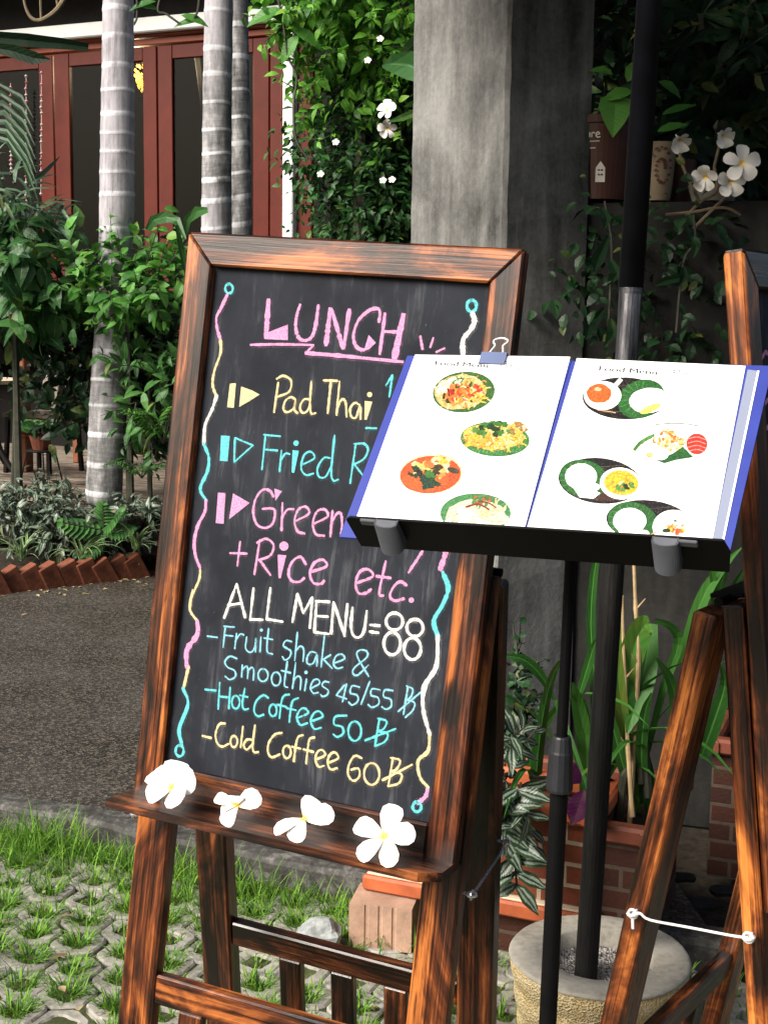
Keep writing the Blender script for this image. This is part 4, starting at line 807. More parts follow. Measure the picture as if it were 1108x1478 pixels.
# hollow clay block carrying the left planter, with grooves on its long face
kb = gz(503, 1366, 0.0); KL = .16; KD = .13; KH = za - .004
prof_ = [(0, 0)]
for i in range(3): x = .045 + i * .035; prof_ += [(x - .006, 0), (x - .003, .003), (x + .003, .003), (x + .006, 0)]
prof_ += [(KL, 0), (KL, KD), (0, KD)]
KU = nrm([.98, -.2, 0]); KBk = nrm([.2, .98, 0])
b = MB(); b.prism([kb + KU * x + KBk * y for x, y in prof_], ZZ * KH); CLAY = plain('clay_block', (.36, .23, .165), .9, .2, .25, 14, .5, space='pos')
solo('clay_block', b, CLAY, 'grooved hollow clay block under the left end of the orange planter base', 'block')
b = MB(); b.prism([q + np.array([.52, -.22, 0]) for q in [kb + KU * x + KBk * y for x, y in prof_]], ZZ * KH); solo('clay_block', b, CLAY, 'second clay block, under the right end of the orange planter base', 'block')
kr = gz(462, 1368, 0); b = MB(); u_ = RNG.normal(0, 1, (40, 3)); 
bmr = __import__('bmesh').new(); bmh = __import__('bmesh'); bmh.ops.create_icosphere(bmr, subdivisions=3, radius=1)
Vr = np.array([v.co[:] for v in bmr.verts]); Fr = [[v.index for v in f.verts] for f in bmr.faces]; bmr.free()
Vr = Vr * (1 + .18 * np.sin(Vr[:, :1] * 5 + 1) * np.cos(Vr[:, 1:2] * 4) + .1 * np.sin(Vr[:, 2:] * 9)); Vr = np.sign(Vr) * np.abs(Vr) ** .8 * np.array([.055, .045, .042]); Vr[:, 2] += .03
b.add(Vr + kr, Fr, Vr * 10); solo('pale_stone', b, mat_concrete('pale_rock', (.14, .16, .17), (.26, .28, .28), (.40, .41, .38), 25, .7, False), 'pale bluish stone lying in the grass left of the clay block', 'stone')
for i, (x, y, s) in enumerate(((1010, 1310, .032), (1045, 1290, .028), (985, 1335, .03), (1030, 1385, .034), (985, 1270, .025))):
    b = MB(); b.add(Vr * np.array([1.3, 1.1, .5]) * s / .05 + gz(x, y, 0), Fr, Vr * 10 + i); solo('dark_stone', b, CONCD, ['flat dark stone under the hook of the right easel', 'flat dark stone nearest the front leg of the right easel', 'flat dark stone beside the umbrella base', 'flat stone in the grass right of the umbrella base', 'small flat stone in front of the dark planter'][i], 'stone', 'flat stones on the ground at the right')

# inch plant in the left planter
b = MB(); st = MB(); c = at(735, 1120, 3.02)
twigs(b, st, 20, c, (.085, .06, .07), .085, .03, LAN, 6, .12, .9, .3, .35, (-.1, -.8, .6))
for pts in ([(748, 1140), (735, 1185), (742, 1240), (746, 1285)], [(730, 1150), (722, 1190), (726, 1215)]):
    q = np.array([at(x, y, 2.93) for x, y in pts]); q = smooth(q, 5); st.tube(q, .003, 5)
    for i in range(0, len(q), 2):
        for sd in (-1, 1): leaves(b, q[i][None], nrm([sd * .8 + RNG.normal(0, .2), -.5, -.35 + RNG.normal(0, .25)])[None], nrm([0, -.8, .6]), RNG.uniform(.06, .1), .034, LAN, .3)
plant('inch_plant', 'silver-striped inch plant trailing over the brick-patterned planter behind the easel', 'plant', np.array([*(oA + QU * .4)[:2], .36]), b, L_STRIPE, st)
# crinum lilies and canes in the dark planter
b = MB(); st = MB(); Yc = 3.15
for pts in ([(900, 1150, 8), (888, 1040, 30), (905, 930, 46), (928, 898, 38), (940, 915, 34), (930, 1000, 40), (907, 1052, 6)][0:1] + [(899, 1060, 22), (908, 960, 44), (925, 908, 42), (938, 900, 28)],
            [(938, 900, 26), (930, 960, 46), (918, 1010, 44), (905, 1058, 6)], [(915, 1150, 16), (905, 1080, 22), (893, 1000, 26), (888, 920, 20), (894, 860, 8)],
            [(955, 1150, 22), (968, 1080, 28), (975, 1020, 24), (966, 980, 18), (947, 950, 5)], [(930, 1100, 10), (955, 1000, 14), (978, 930, 18), (968, 905, 14), (945, 895, 8)],
            [(1012, 1090, 30), (1030, 1040, 34), (1045, 990, 22), (1040, 960, 4)], [(850, 1130, 24), (842, 1060, 30), (832, 1010, 22), (826, 985, 4)], [(845, 1150, 24), (846, 1080, 28), (838, 1015, 20), (824, 1002, 10)],
            [(830, 1020, 6), (842, 980, 18), (856, 935, 16), (862, 920, 4)], [(800, 1010, 4), (780, 975, 18), (755, 952, 18), (726, 946, 4)], [(805, 1010, 16), (812, 1040, 14), (830, 1090, 12), (850, 1150, 10)], [(860, 1150, 14), (858, 1000, 18), (852, 900, 18), (858, 820, 14), (870, 780, 4)],
            [(985, 960, 20), (1000, 900, 26), (1020, 850, 24), (1050, 810, 12), (1070, 790, 2)], [(1030, 880, 16), (1038, 850, 16), (1045, 815, 12), (1042, 780, 3)], [(1050, 880, 16), (1058, 850, 14), (1072, 825, 8), (1085, 812, 2)], [(1028, 885, 8), (1030, 850, 12), (1024, 815, 10), (1018, 790, 2)],
            [(915, 1160, 16), (900, 1110, 22), (884, 1050, 20), (872, 1000, 4)], [(930, 1160, 18), (925, 1090, 22), (930, 1030, 18), (940, 1000, 4)]): strappx(b, smooth(np.array(pts) * np.array([1, 1, .82]), 4), Yc + .03, Yc - .10 + random.uniform(-.05, .08), random.uniform(-.2, .4))
for i in range(12):
    a = RNG.uniform(-2.6, .6)
    straps(b, [oB + QU * RNG.uniform(.1, .46) + QB * RNG.uniform(.12, .3) + ZZ * (zB - .06)], [a], [RNG.uniform(.35, .75)], [RNG.uniform(.03, .045)], [RNG.uniform(.8, 2.2)], [RNG.uniform(1.2, 1.55)], 9)
for pts in ([(890, 1190), (900, 1120), (912, 1100)], [(935, 1150), (928, 1060)], [(925, 1130), (920, 1040)]): st.tube([at(x, y, Yc) for x, y in pts], .012, 7)
plant('crinum_lily', 'clump of lilies with long arching strap leaves in the dark planter', 'plant', oB + QU * .3 + QB * .2 + ZZ * (zB - .05), b, L_STRAP, st)
CANE = plain('dry_cane', (.42, .30, .16), .7, .3, .3, 20)
for pts, w0, lab in (([(912, 1178), (906, 1080), (901, 980), (897, 860)], 11, 'dry straw-coloured cane leaning in the dark planter, nearer the umbrella pole'), ([(921, 960), (917, 880), (914, 800), (912, 740)], 10, 'upright dry cane rising behind the menu stand tray')):
    b = MB(); P = np.array([at(x, y, 3.12) for x, y in pts]); 
    if w0 == 10: P = np.concatenate([[np.array([P[0][0], 3.15, zB - .05])], P])
    P = smooth(P, 5); rad = np.array([.7 * w0 / 2 / FPX * 3.1 * (1.25 if i % 5 == 0 else 1) * (1 - .4 * i / len(P)) for i in range(len(P))]); b.tube(P, rad, 8)
    for i in (5, 10): 
        if i < len(P): b.tube([P[i], P[i] + np.array([.02 * (-1) ** i, -.01, .03])], [.003, .001], 5)
    solo('dry_cane', b, CANE, lab, 'cane', 'dry canes in the dark planter')
b = MB(); leaves(b, [at(842, 1140, 2.9), at(838, 1130, 2.92)], [(-.3, -.3, -.9), (-.6, -.2, .6)], (0, -1, .2), [.09, .1], [.06, .05], OV, .2); leaves(b, [at(850, 1140, 2.95)], [(.2, -.3, -1)], (0, -1, .2), .08, .05, OV, .2); plant('boat_lily', 'purple-leaved plant showing between sleeve and umbrella pole', 'plant', at(845, 1160, 2.95), b, L_PURPLE, None)

# ------------------------------------------------------------------ umbrella: weighted base, pole, canopy overhead
YP = 2.72
rimL, rimR = at(733, 1376, YP), at(997, 1376, YP); UR = np.linalg.norm(rimR - rimL) / 2 * .985; pcx = (rimL + rimR) / 2; ub = np.array([pcx[0], pcx[1], 0]); UH = pcx[2]
d = thing('umbrella_base', 'round concrete umbrella base with rough yellow ribbed side and grey rim', 'umbrella base', ub)
b = MB(); pr_ = [(UR * .80, 0), (UR * .86, UH * .08)]
for z in np.linspace(.1, .96, 34): pr_.append((UR * (.86 + .13 * z) * (1 + .035 * abs(math.sin(z * 9.5)) - .025), UH * z))
b.lathe(ub, pr_, 96, wob=.004); b.build('body', YELLOW, d, smooth=True)
b = MB(); b.lathe(ub, [(UR * .985, UH * .958), (UR * 1.0, UH * .975), (UR * .985, UH * .995), (UR * .955, UH * 1.005), (UR * .62, UH * 1.0), (UR * .595, UH * .97), (UR * .575, UH * .66)], 96, wob=.004); b.build('rim', RIMC, d, smooth=True)
b = MB(); b.lathe(ub, [(UR * .585, UH * .80), (UR * .45, UH * .74), (UR * .2, UH * .72), (.001, UH * .72)], 48, wob=.01); b.build('gravel', GRAVEL, d, smooth=True)
pb = at(846, 1392, YP); ptop = at(908, 415, YP + .02); pt2 = at(937, 0, YP + .03); up_ = nrm(pt2 - pb); rP = 17.5 / FPX * YP
pj = ptop; pk = at(902, 520, YP + .017); dd_ = lambda p: pb + up_ * ((p - pb) @ up_)
d = thing('garden_umbrella', 'large garden umbrella on a tall dark pole standing in the concrete base', 'umbrella', pb)
pb0 = pb - up_ * .06
b = MB(); b.tube([pb0, dd_(pk)], rP, 20); b.build('lower_pole', WORNP, d, smooth=False)
b = MB(); b.tube([dd_(pk) + up_ * .0005, dd_(pj)], rP * .94, 20); b.lathe(dd_(pj) - up_ * .012, [(rP * .99, 0), (rP * .99, .01)], 20, up_, cap=True); b.build('steel_joint', STEEL, d)
tip = dd_(pt2) + up_ * 1.5
b = MB(); b.tube([dd_(pj), tip], rP * 1.02, 24); b.build('upper_pole', BLACKP, d, smooth=True)
CANV = plain('umbrella_canvas', (.02, .035, .03), .8, .2, .2, 4)
b = MB(); Rc = 1.5; ring_ = []
for i in range(8):
    a0, a1 = i * math.pi / 4, (i + 1) * math.pi / 4; V = []
    for s in range(7):
        for q in range(5):
            t = s / 6; a = a0 + (a1 - a0) * q / 4; rr = Rc * t * math.cos(math.pi / 8) / math.cos((q / 4 - .5) * math.pi / 4); V.append(tip + np.array([rr * math.cos(a), rr * math.sin(a), -.55 * t - .0 - .06 * t * t * math.sin(q / 4 * math.pi)]))
    b.add(V, [[s * 5 + q, s * 5 + q + 1, (s + 1) * 5 + q + 1, (s + 1) * 5 + q] for s in range(6) for q in range(4)])
b.build('canopy', CANV, d)
for i in range(8):
    a = i * math.pi / 4; b = MB(); b.tube([tip - ZZ * .02, tip + np.array([Rc * math.cos(a), Rc * math.sin(a), -.57])], .008, 6); b.build('rib', BLACKM, d)

# ------------------------------------------------------------------ A-frame chalkboard easels
HWO, HHO, HWI, HTI, HBI = .282, .4625, .2335, .410, -.407
def easel(c, u, v, n, label, second=False):
    c = np.asarray(c); root = thing('chalkboard_easel', label, 'easel', c, 'A-frame chalkboard easels', (u, v, n))
    X = lambda a, b_, d_: c + u * a + v * b_ + n * d_
    T = .03; sw = HWO - HWI; W1, W2 = (WOOD, WOODB) if not second else (WOODB, WOOD)
    k = sw / 2
    for s in (-1, 1):
        b = MB(); tr_h = HHO - HTI; b.box(X(s * (HWI + sw / 2), -tr_h / 4, -T / 2), v, -u, n, 2 * HHO - tr_h / 2 - .0006, sw, T, ch=.0035, m0=0, m1=-s * tr_h / sw)
        # mitred upper end: the inner edge is shorter by the top rail's height
        b.build('stile', (WOODLIT if s < 0 else WOOD) if second else (WOODB if s < 0 else WOOD), root)
    b = MB(); th_ = HHO - HTI; b.box(X(0, HTI + th_ / 2, -T / 2), u, v, n, 2 * HWO - sw - .0012, th_, T, ch=.0035, m0=-.925, m1=.925); b.build('top_rail', WOOD, root)
    b = MB(); bh = HHO + HBI; b.box(X(0, HBI - bh / 2, -T / 2 - .001), u, v, n, 2 * HWI - .001, bh, T - .002, ch=.003); b.build('bottom_rail', WOODD, root)
    panel = MB(); V = [X(-HWI - .01, HBI - .01, -.014), X(HWI + .01, HBI - .01, -.014), X(HWI + .01, HTI + .01, -.014), X(-HWI - .01, HTI + .01, -.014)]
    panel.prism(V, -n * .008, a=np.array([(-HWI, HBI, 0), (HWI, HBI, 0), (HWI, HTI, 0), (-HWI, HTI, 0)] * 2) + (3.1 if second else 0)); panel = panel.build('chalkboard', BOARD, root)
    b = MB(); ld = .078; zl = HBI - bh - .007
    pts = [X(-HWO, zl, 0), X(-HWO - .001, zl, ld), X(HWO - .03, zl, ld), X(HWO - .001, zl, ld - .025), X(HWO, zl, 0), X(HWO, zl, -.02), X(-HWO, zl, -.02)]
    lg = np.array([((p - c) @ u, (p - c) @ n, 0) for p in pts]); o_ = RNG.uniform(0, 9, 3); b.prism([p for p in pts], v * .014, a=np.concatenate([lg, lg + np.array([0, 0, .014])]) + o_); b.build('ledge', WOODD, root)
    # front legs behind the stiles, down to the ground
    ang = math.radians(17); dirR = -v * math.cos(ang) - n * math.sin(ang); va = -.035
    def toground(p, d_): return p + d_ * ((0.0 - p[2]) / d_[2])
    feet = {}
    for s in (-1, 1):
        cu = s * .2555; p0 = X(cu, va + .012, -.0465); p1 = toground(p0, -v); feet[('f', s)] = (p0, p1)
        b = MB(); b.beam(p0, p1, u, .0645, .031, ch=.004); b.build('front_leg', WOODLIT if second else (WOODB if s > 0 else WOOD), root)
        q0 = X(cu, va, -.086); q1 = toground(q0, dirR); feet[('r', s)] = (q0, q1)
        b = MB(); b.beam(q0, q1, u, .064, .036, ch=.004); b.build('rear_leg', WOODD if not second else WOODLIT, root)
    b = MB(); b.box(X(0, va + .02, -.068), u, v, n, .5, .006, .05, ch=.001)
    for s in (-1, 1): b.tube([X(s * .255 - .03, va + .016, -.066), X(s * .255 + .03, va + .016, -.066)], .007, 8)
    b.build('hinge', BLACKM, root)
    # rails with pickets
    nr = np.cross(u, dirR); nr = nr if nr @ n > 0 else -nr
    for kind, o_, dr, nn, vt, ln in (('front', X(0, 0, -.046), -v, n, .77, .30), ('rear', X(0, va, -.086), dirR, nr, .757, .28)):
        wd = .50 - .0655 * 1 + .0
        r0 = o_ + dr * (vt + .025) if kind == 'front' else o_ + dr * (vt + .025)
        b = MB(); b.box(r0, u, -dr, nn, .4465, .05, .024, ch=.003); b.build('cross_rail', WOODD if kind == 'rear' else WOOD, root)
        r1 = o_ + dr * (vt + ln + .06); b = MB(); b.box(r1, u, -dr, nn, .4465, .05, .024, ch=.003); b.build('cross_rail', WOOD, root)
        for cu in ((-.153, -.051, .051, .153) if kind == 'front' else (-.105, .0, .105)):
            b = MB(); b.beam(r0 + u * cu + dr * .0255, r1 + u * cu - dr * .0255, u, .045, .02, ch=.003); b.build('picket', WOOD if cu < 0 else WOODD, root)
    # hook-and-eye stays on both sides
    for s in (-1, 1):
        if second and s > 0: continue
        f_, g_ = feet[('f', s)], feet[('r', s)]; hv = .49
        a = f_[0] - v * (hv - .0) + u * s * .034; e = g_[0] + dirR * (hv - .03) + u * s * .033
        mt = ZINC if not second else WHITEW
        def loop(p, ax, r): 
            e1 = nrm(np.cross(ax, [.1, .2, 1])); e2 = np.cross(ax, e1); return [p + e1 * r * math.cos(t) + e2 * r * math.sin(t) for t in np.linspace(0, 6.283, 15)]
        if second: a = a + v * .022; e = e + dirR * .012
        ax = nrm(e - a); off = u * s * .012
        b = MB(); b.tube(smooth([a + off, a + off + (e - a) * .12 - v * .002, a + off + (e - a) * .5 - v * .003, a + off + (e - a) * .84 - v * .004, a + off + (e - a) * .93 + v * .003, e + off], 4), .0024 if not second else .002, 8); b.tube(loop(a + off, u, .007), .0022, 6, cap=False); b.tube(loop(e + off, u, .0065), .0022, 6, cap=False); b.tube([e + off, e + off - v * .022 + u * s * .002], .0024, 6); hk = b.build('hook', mt, root)
        for q in (a, e):
            b = MB(); b.tube([q - u * s * .004, q + u * s * .008], .003, 6); b.tube(loop(q + u * s * .011, v, .0075), .0026, 6, cap=False); b.build('eye', mt, hk)
    return root, panel, X
u1 = nrm([.925, -.376, -.057]); n1 = np.array([-.369, -.923, .110]); n1 = nrm(n1 - u1 * (n1 @ u1)); v1 = np.cross(n1, u1)
c1 = np.array([-.105, 2.024, -.329 + CAMH])
root1, panel1, X1 = easel(c1, u1, v1, n1, 'dark stained wooden easel with LUNCH chalkboard and white flowers on its ledge')
# second easel, at the right edge of the picture
n2 = nrm([.80, -.59, .118]); u2 = nrm(np.cross(ZZ, n2)); u2 = u2 * (1 if u2[1] > 0 else -1); v2 = np.cross(n2, u2)
if v2[2] < 0: v2 = -v2; 
cor2 = at(1072, 358, 1.80); c2 = cor2 + u2 * HWO - v2 * HHO
root2, panel2, X2 = easel(c2, u2, v2, n2, 'orange-brown wooden easel cut by the right edge, its chalkboard turned away', True)

# ------------------------------------------------------------------ chalk lettering on the first board
CW = {'p': (.68, .30, .50), 'y': (.74, .60, .32), 'c': (.13, .56, .60), 'w': (.86, .84, .76), 'l': (.24, .54, .66)}
o1 = c1 - n1 * .014
def bd(x, y): q = onplane(x, y, o1, n1) - c1; return np.array([q @ u1, q @ v1])
PXM = 2.02 / FPX
class Chalk:
    k = 0; dk = 0
    dust = MB()
    def __init__(s): s.mb = MB()
    def z(s): Chalk.k = (Chalk.k + 1) % 24; return -.014 + .00025 + Chalk.k * .00002
    def put(s, P2, F, col): z = s.z(); P2 = np.asarray(P2); V = np.array([c1 + u1 * a + v1 * b_ + n1 * z for a, b_ in P2]); s.mb.add(V, F, np.c_[P2, np.zeros(len(P2))], CW[col])
    def stroke(s, pts, wpx, col, sm=True):
        P = np.array([bd(*q) for q in pts]); P = smooth(P, 8) if sm and len(P) > 2 else np.array([P[0] + (P[-1] - P[0]) * t for t in np.linspace(0, 1, 14)]) if len(P) == 2 else P
        T = np.gradient(P, axis=0); T /= np.linalg.norm(T, axis=1)[:, None] + 1e-9; Nn = np.stack([-T[:, 1], T[:, 0]], 1); h = wpx * 0.97 * PXM / 2 * (1 + RNG.normal(0, .14, len(P))) * (1 + .14 * np.sin(np.arange(len(P)) * .23 + RNG.uniform(0, 6)))
        P[0] -= T[0] * h[0] * .6; P[-1] += T[-1] * h[-1] * .6; h[0] *= .72; h[-1] *= .72
        V = np.concatenate([P + Nn * h[:, None], P - Nn * h[:, None]]); k = len(P); Fq = [[i, i + 1, k + i + 1, k + i][::-1] for i in range(k - 1)]; s.put(V, Fq, col)
        hd = h * 1.15 + .002; V2 = np.concatenate([P + Nn * hd[:, None], P - Nn * hd[:, None]]) + np.array([.0006, -.0012]); Chalk.dk = (Chalk.dk + 1) % 12; zz = -.014 + .00004 + Chalk.dk * .000014
        Chalk.dust.add(np.array([c1 + u1 * a_ + v1 * b_ + n1 * zz for a_, b_ in V2]), Fq, np.c_[V2, np.zeros(len(V2))], CW[col])
    def poly(s, pts, col): s.put([bd(*q) for q in pts], [list(range(len(pts)))], col)
    def dot(s, x, y, r, col): s.poly([(x + r * math.cos(t), y + r * math.sin(t)) for t in np.linspace(0, 6.283, 14)[:-1]], col)
    def ring(s, x, y, rx, ry, wpx, col, tilt=0): s.stroke([(x + rx * math.cos(t) + tilt * ry * -math.sin(t), y + ry * math.sin(t)) for t in np.linspace(-1.7, 4.75, 16)], wpx, col)
def crop(ch, ox, oy, sc, col, items, w=3.0):
    tf = lambda q: (ox + q[0] / sc, oy + q[1] / sc)
    for it in items:
        if it[0] == 'S': ch.stroke([tf(q) for q in it[1]], (it[2] / sc if len(it) > 2 else w), col)
        elif it[0] == 'P': ch.poly([tf(q) for q in it[1]], col)
        elif it[0] == 'D': ch.dot(*tf((it[1], it[2])), it[3] / sc, col)
        elif it[0] == 'O': ch.ring(*tf((it[1], it[2])), it[3] / sc, it[4] / sc, (it[5] / sc if len(it) > 5 else w), col)
S = lambda *p, w=None: ('S', list(p), w) if w else ('S', list(p))
P_ = lambda *p: ('P', list(p)); D_ = lambda x, y, r: ('D', x, y, r); O_ = lambda *a: ('O', *a)
ch = Chalk(); A = (320, 400, 3.693)
crop(ch, *A, 'p', [S((250, 122), (236, 320), w=28), P_((228, 330), (352, 336), (353, 253), (258, 290), (228, 300)), S((418, 148), (400, 205), (395, 270), (410, 322), (445, 338), (480, 318), (500, 260), (515, 150), w=19),
    S((578, 170), (556, 362), w=26), S((585, 168), (646, 380), w=20), S((680, 175), (650, 380), w=22), S((838, 238), (843, 190), (830, 168), (785, 178), (728, 232), (702, 310), (716, 368), (755, 388), (795, 362), w=18), P_((783, 308), (822, 350), (785, 384), (760, 384)),
    S((870, 195), (842, 410), w=19), S((968, 202), (922, 425), w=32), S((862, 290), (955, 293), w=18), S((155, 361), (320, 358), (490, 362), w=15), S((488, 366), (447, 405), w=14), S((450, 405), (620, 418), (965, 452), w=20), S((1058, 315), (1070, 383), w=14)])
crop(ch, 560, 400, 5.54, 'p', [S((362, 484), (337, 562), w=16), S((452, 568), (385, 600), w=15)]); ch.mb.build('chalk_lettering', CHALK, panel1)
for k_ in (P_((45, 568), (77, 565), (66, 697), (30, 693)), P_((105, 583), (165, 605), (203, 626), (150, 660), (94, 692))): ch = Chalk(); crop(ch, *A, 'y', [k_]); ch.mb.build('chalk_arrow', CHALK, panel1)
ch = Chalk(); crop(ch, *A, 'y', [S((302, 562), (280, 720)), S((295, 542), (330, 526), (370, 552), (360, 610), (300, 638)),
    S((393, 652), (370, 640), (340, 660), (330, 702), (350, 720), (383, 700), (394, 655), (388, 705), (405, 726)), S((470, 652), (440, 652), (418, 690), (430, 722), (455, 715), (472, 680)), S((478, 555), (470, 680), (478, 726), (502, 724)),
    S((542, 550), (616, 553)), S((582, 556), (565, 725)), S((628, 555), (612, 735)), S((616, 700), (640, 652), (660, 668), (666, 745)), S((735, 682), (710, 670), (685, 700), (690, 742), (715, 748), (737, 690), (740, 756)), P_((762, 660), (803, 664), (773, 760), (761, 760)), D_(788, 626, 14)], 3.2); ch.mb.build('chalk_lettering', CHALK, panel1)
Bc = (290, 600, 3.693)
ch = Chalk(); crop(ch, *Bc, 'c', [P_((108, 105), (155, 108), (143, 243), (102, 240))]); ch.mb.build('chalk_arrow', CHALK, panel1)
ch = Chalk(); crop(ch, *Bc, 'c', [S((182, 118), (278, 158), w=10), S((278, 158), (178, 248), w=10), S((182, 118), (178, 248), w=10)]); ch.mb.build('chalk_arrow', CHALK, panel1)
ch = Chalk(); crop(ch, *A, 'c', [S((875, 578), (910, 522), w=11), S((910, 522), (893, 638), w=12), ]); ch.mb.build('chalk_price', CHALK, panel1); ch = Chalk(); crop(ch, *A, 'c', [S((768, 804), (826, 806), w=10)]); ch.mb.build('chalk_price', CHALK, panel1); ch = Chalk()
crop(ch, *Bc, 'c', [S((345, 102), (326, 288)), S((335, 102), (425, 110)), S((340, 180), (410, 186)),
    S((430, 185), (420, 298)), S((425, 240), (450, 203), (475, 205)), P_((489, 184), (523, 187), (498, 305), (484, 303)), D_(508, 146, 15), S((540, 262), (605, 226), (585, 192), (550, 212), (535, 280), (560, 316), (600, 308)),
    S((690, 226), (655, 226), (622, 280), (630, 325), (665, 325), (696, 270)), S((712, 105), (695, 290), (705, 345), (732, 340)), S((825, 150), (795, 360)), S((815, 150), (870, 150), (890, 182), (868, 230), (815, 260)), S((820, 262), (868, 325))], 3.0); ch.mb.build('chalk_lettering', CHALK, panel1)
for k_ in (P_((92, 410), (132, 412), (122, 576), (80, 572)), P_((172, 414), (260, 465), (151, 552))): ch = Chalk(); crop(ch, *Bc, 'p', [k_]); ch.mb.build('chalk_arrow', CHALK, panel1)
ch = Chalk(); crop(ch, *Bc, 'p', [S((388, 432), (365, 398), (325, 398), (290, 450), (280, 520), (300, 580), (345, 598), (385, 570), (391, 500), (328, 496), w=14), P_((392, 388), (433, 402), (398, 454)),
    S((435, 465), (430, 612), w=13), S((432, 545), (460, 502), (497, 498), w=13), S((505, 562), (575, 522), (560, 486), (520, 500), (500, 560), (515, 615), (552, 628), w=13), S((600, 577), (675, 537), (660, 500), (620, 510), (597, 570), (612, 630), (657, 640), w=13), S((702, 505), (690, 645), w=13), S((695, 572), (725, 522), (747, 525), (752, 580), (745, 640), w=13),
    S((155, 732), (247, 735), w=12), S((210, 672), (195, 800), w=12), S((315, 660), (286, 845), w=13), S((300, 677), (350, 656), (388, 690), (370, 745), (308, 770), w=13), S((312, 766), (372, 850), w=13), P_((410, 740), (456, 744), (426, 866), (414, 866)), D_(443, 695, 25),
    S((560, 792), (530, 752), (485, 782), (468, 840), (485, 880), (525, 885), (552, 865), w=15), S((590, 832), (670, 802), (650, 768), (605, 785), (582, 840), (600, 890), (640, 896), (657, 880), w=15), S((830, 892), (915, 857), (895, 820), (850, 830), (825, 890), (840, 945), (880, 945), (907, 925), w=15), S((985, 775), (956, 905), (952, 955), (972, 958), w=15), S((935, 855), (1010, 865), w=16)])
Cc = (280, 820, 3.078); crop(ch, *Cc, 'p', [S((945, 77), (915, 60), (885, 85), (870, 125), (892, 145), (932, 135), w=13), D_(965, 142, 12)]); crop(ch, 480, 720, 3.693, 'p', [S((480, 277), (405, 392), w=13)]); ch.mb.build('chalk_lettering', CHALK, panel1)
ch = Chalk(); crop(ch, *Cc, 'w', [S((190, 70), (135, 220)), S((190, 70), (228, 218)), S((150, 165), (215, 155)), S((265, 90), (250, 228)), S((250, 228), (307, 229)), S((340, 88), (323, 226)), S((323, 226), (395, 238)), S((460, 115), (438, 240)), S((460, 115), (486, 200)), S((486, 200), (526, 130)), S((526, 130), (515, 265)),
    S((545, 145), (535, 285)), S((540, 146), (602, 150)), S((545, 212), (595, 216)), S((537, 285), (600, 292)), S((620, 150), (610, 290)), S((622, 155), (670, 302)), S((682, 160), (668, 300)), S((705, 175), (698, 250), (706, 295), (730, 308), (755, 280), (768, 190)), S((782, 252), (824, 256)), S((780, 282), (820, 287)),
    O_(890, 237, 37, 38, 13), O_(880, 335, 37, 50, 13), O_(981, 265, 36, 38, 13), O_(970, 358, 37, 48, 13)], 3.9); ch.mb.build('chalk_lettering', CHALK, panel1)
Dc = (270, 960, 2.995); ch = Chalk(); crop(ch, *Cc, 'l', [S((60, 302), (106, 308)), S((140, 258), (130, 352)), S((132, 258), (180, 262)), S((138, 298), (175, 302)), S((190, 290), (182, 358)), S((186, 322), (205, 294), (222, 296)), S((235, 305), (230, 355), (250, 374), (270, 355), (276, 310), (274, 372)), S((298, 305), (294, 372)), D_(300, 275, 7),
    S((332, 268), (325, 365), (350, 382)), S((312, 310), (352, 318)), S((435, 327), (410, 322), (398, 345), (430, 368), (425, 395), (405, 408), (393, 393)), S((460, 285), (448, 410)), S((450, 372), (472, 347), (488, 362), (485, 415)), S((545, 377), (520, 372), (503, 397), (506, 425), (530, 422), (547, 385), (546, 435)), S((580, 300), (565, 440)), S((608, 385), (572, 407)), S((578, 407), (614, 445)),
    S((625, 422), (668, 402), (655, 382), (630, 392), (620, 425), (635, 445), (662, 440)), S((775, 480), (725, 392), (735, 365), (765, 368), (768, 395), (715, 440), (705, 465), (727, 475), (775, 430)),
    S((192, 402), (160, 392), (138, 415), (150, 440), (180, 455), (185, 480), (160, 495), (138, 480)), S((215, 430), (212, 485)), S((213, 452), (232, 436), (240, 452), (238, 490)), S((239, 455), (258, 441), (266, 457), (264, 497)), O_(307, 475, 22, 28), O_(365, 492, 20, 30), S((415, 415), (402, 515), (417, 530)), S((388, 455), (430, 465)),
    S((452, 420), (438, 535)), S((442, 502), (460, 480), (475, 492), (472, 540)), S((500, 492), (492, 545)), D_(498, 463, 8), S((525, 532), (558, 512), (550, 494), (530, 500), (518, 530), (530, 555), (553, 552)), S((600, 507), (580, 504), (570, 522), (595, 542), (592, 562), (572, 570), (562, 560))], 2.6)
crop(ch, *Dc, 'l', [S((682, 85), (645, 130), w=8), S((645, 130), (690, 146), w=8), S((690, 80), (672, 160), w=8), S((745, 95), (714, 90), (706, 120), (735, 130), (738, 155), (715, 172), (698, 160), w=8), S((790, 70), (752, 170), w=8), S((835, 107), (800, 103), (796, 130), (825, 140), (828, 168), (800, 182), (782, 170), w=8), S((890, 110), (856, 108), (850, 136), (880, 148), (882, 178), (860, 190), (842, 180), w=8),
    S((955, 92), (935, 214), w=8), S((948, 90), (975, 105), (965, 140), (943, 150), w=8), S((943, 150), (982, 162), (975, 195), (943, 226), w=8), S((1012, 115), (912, 200), w=8)]); ch.mb.build('chalk_lettering', CHALK, panel1)
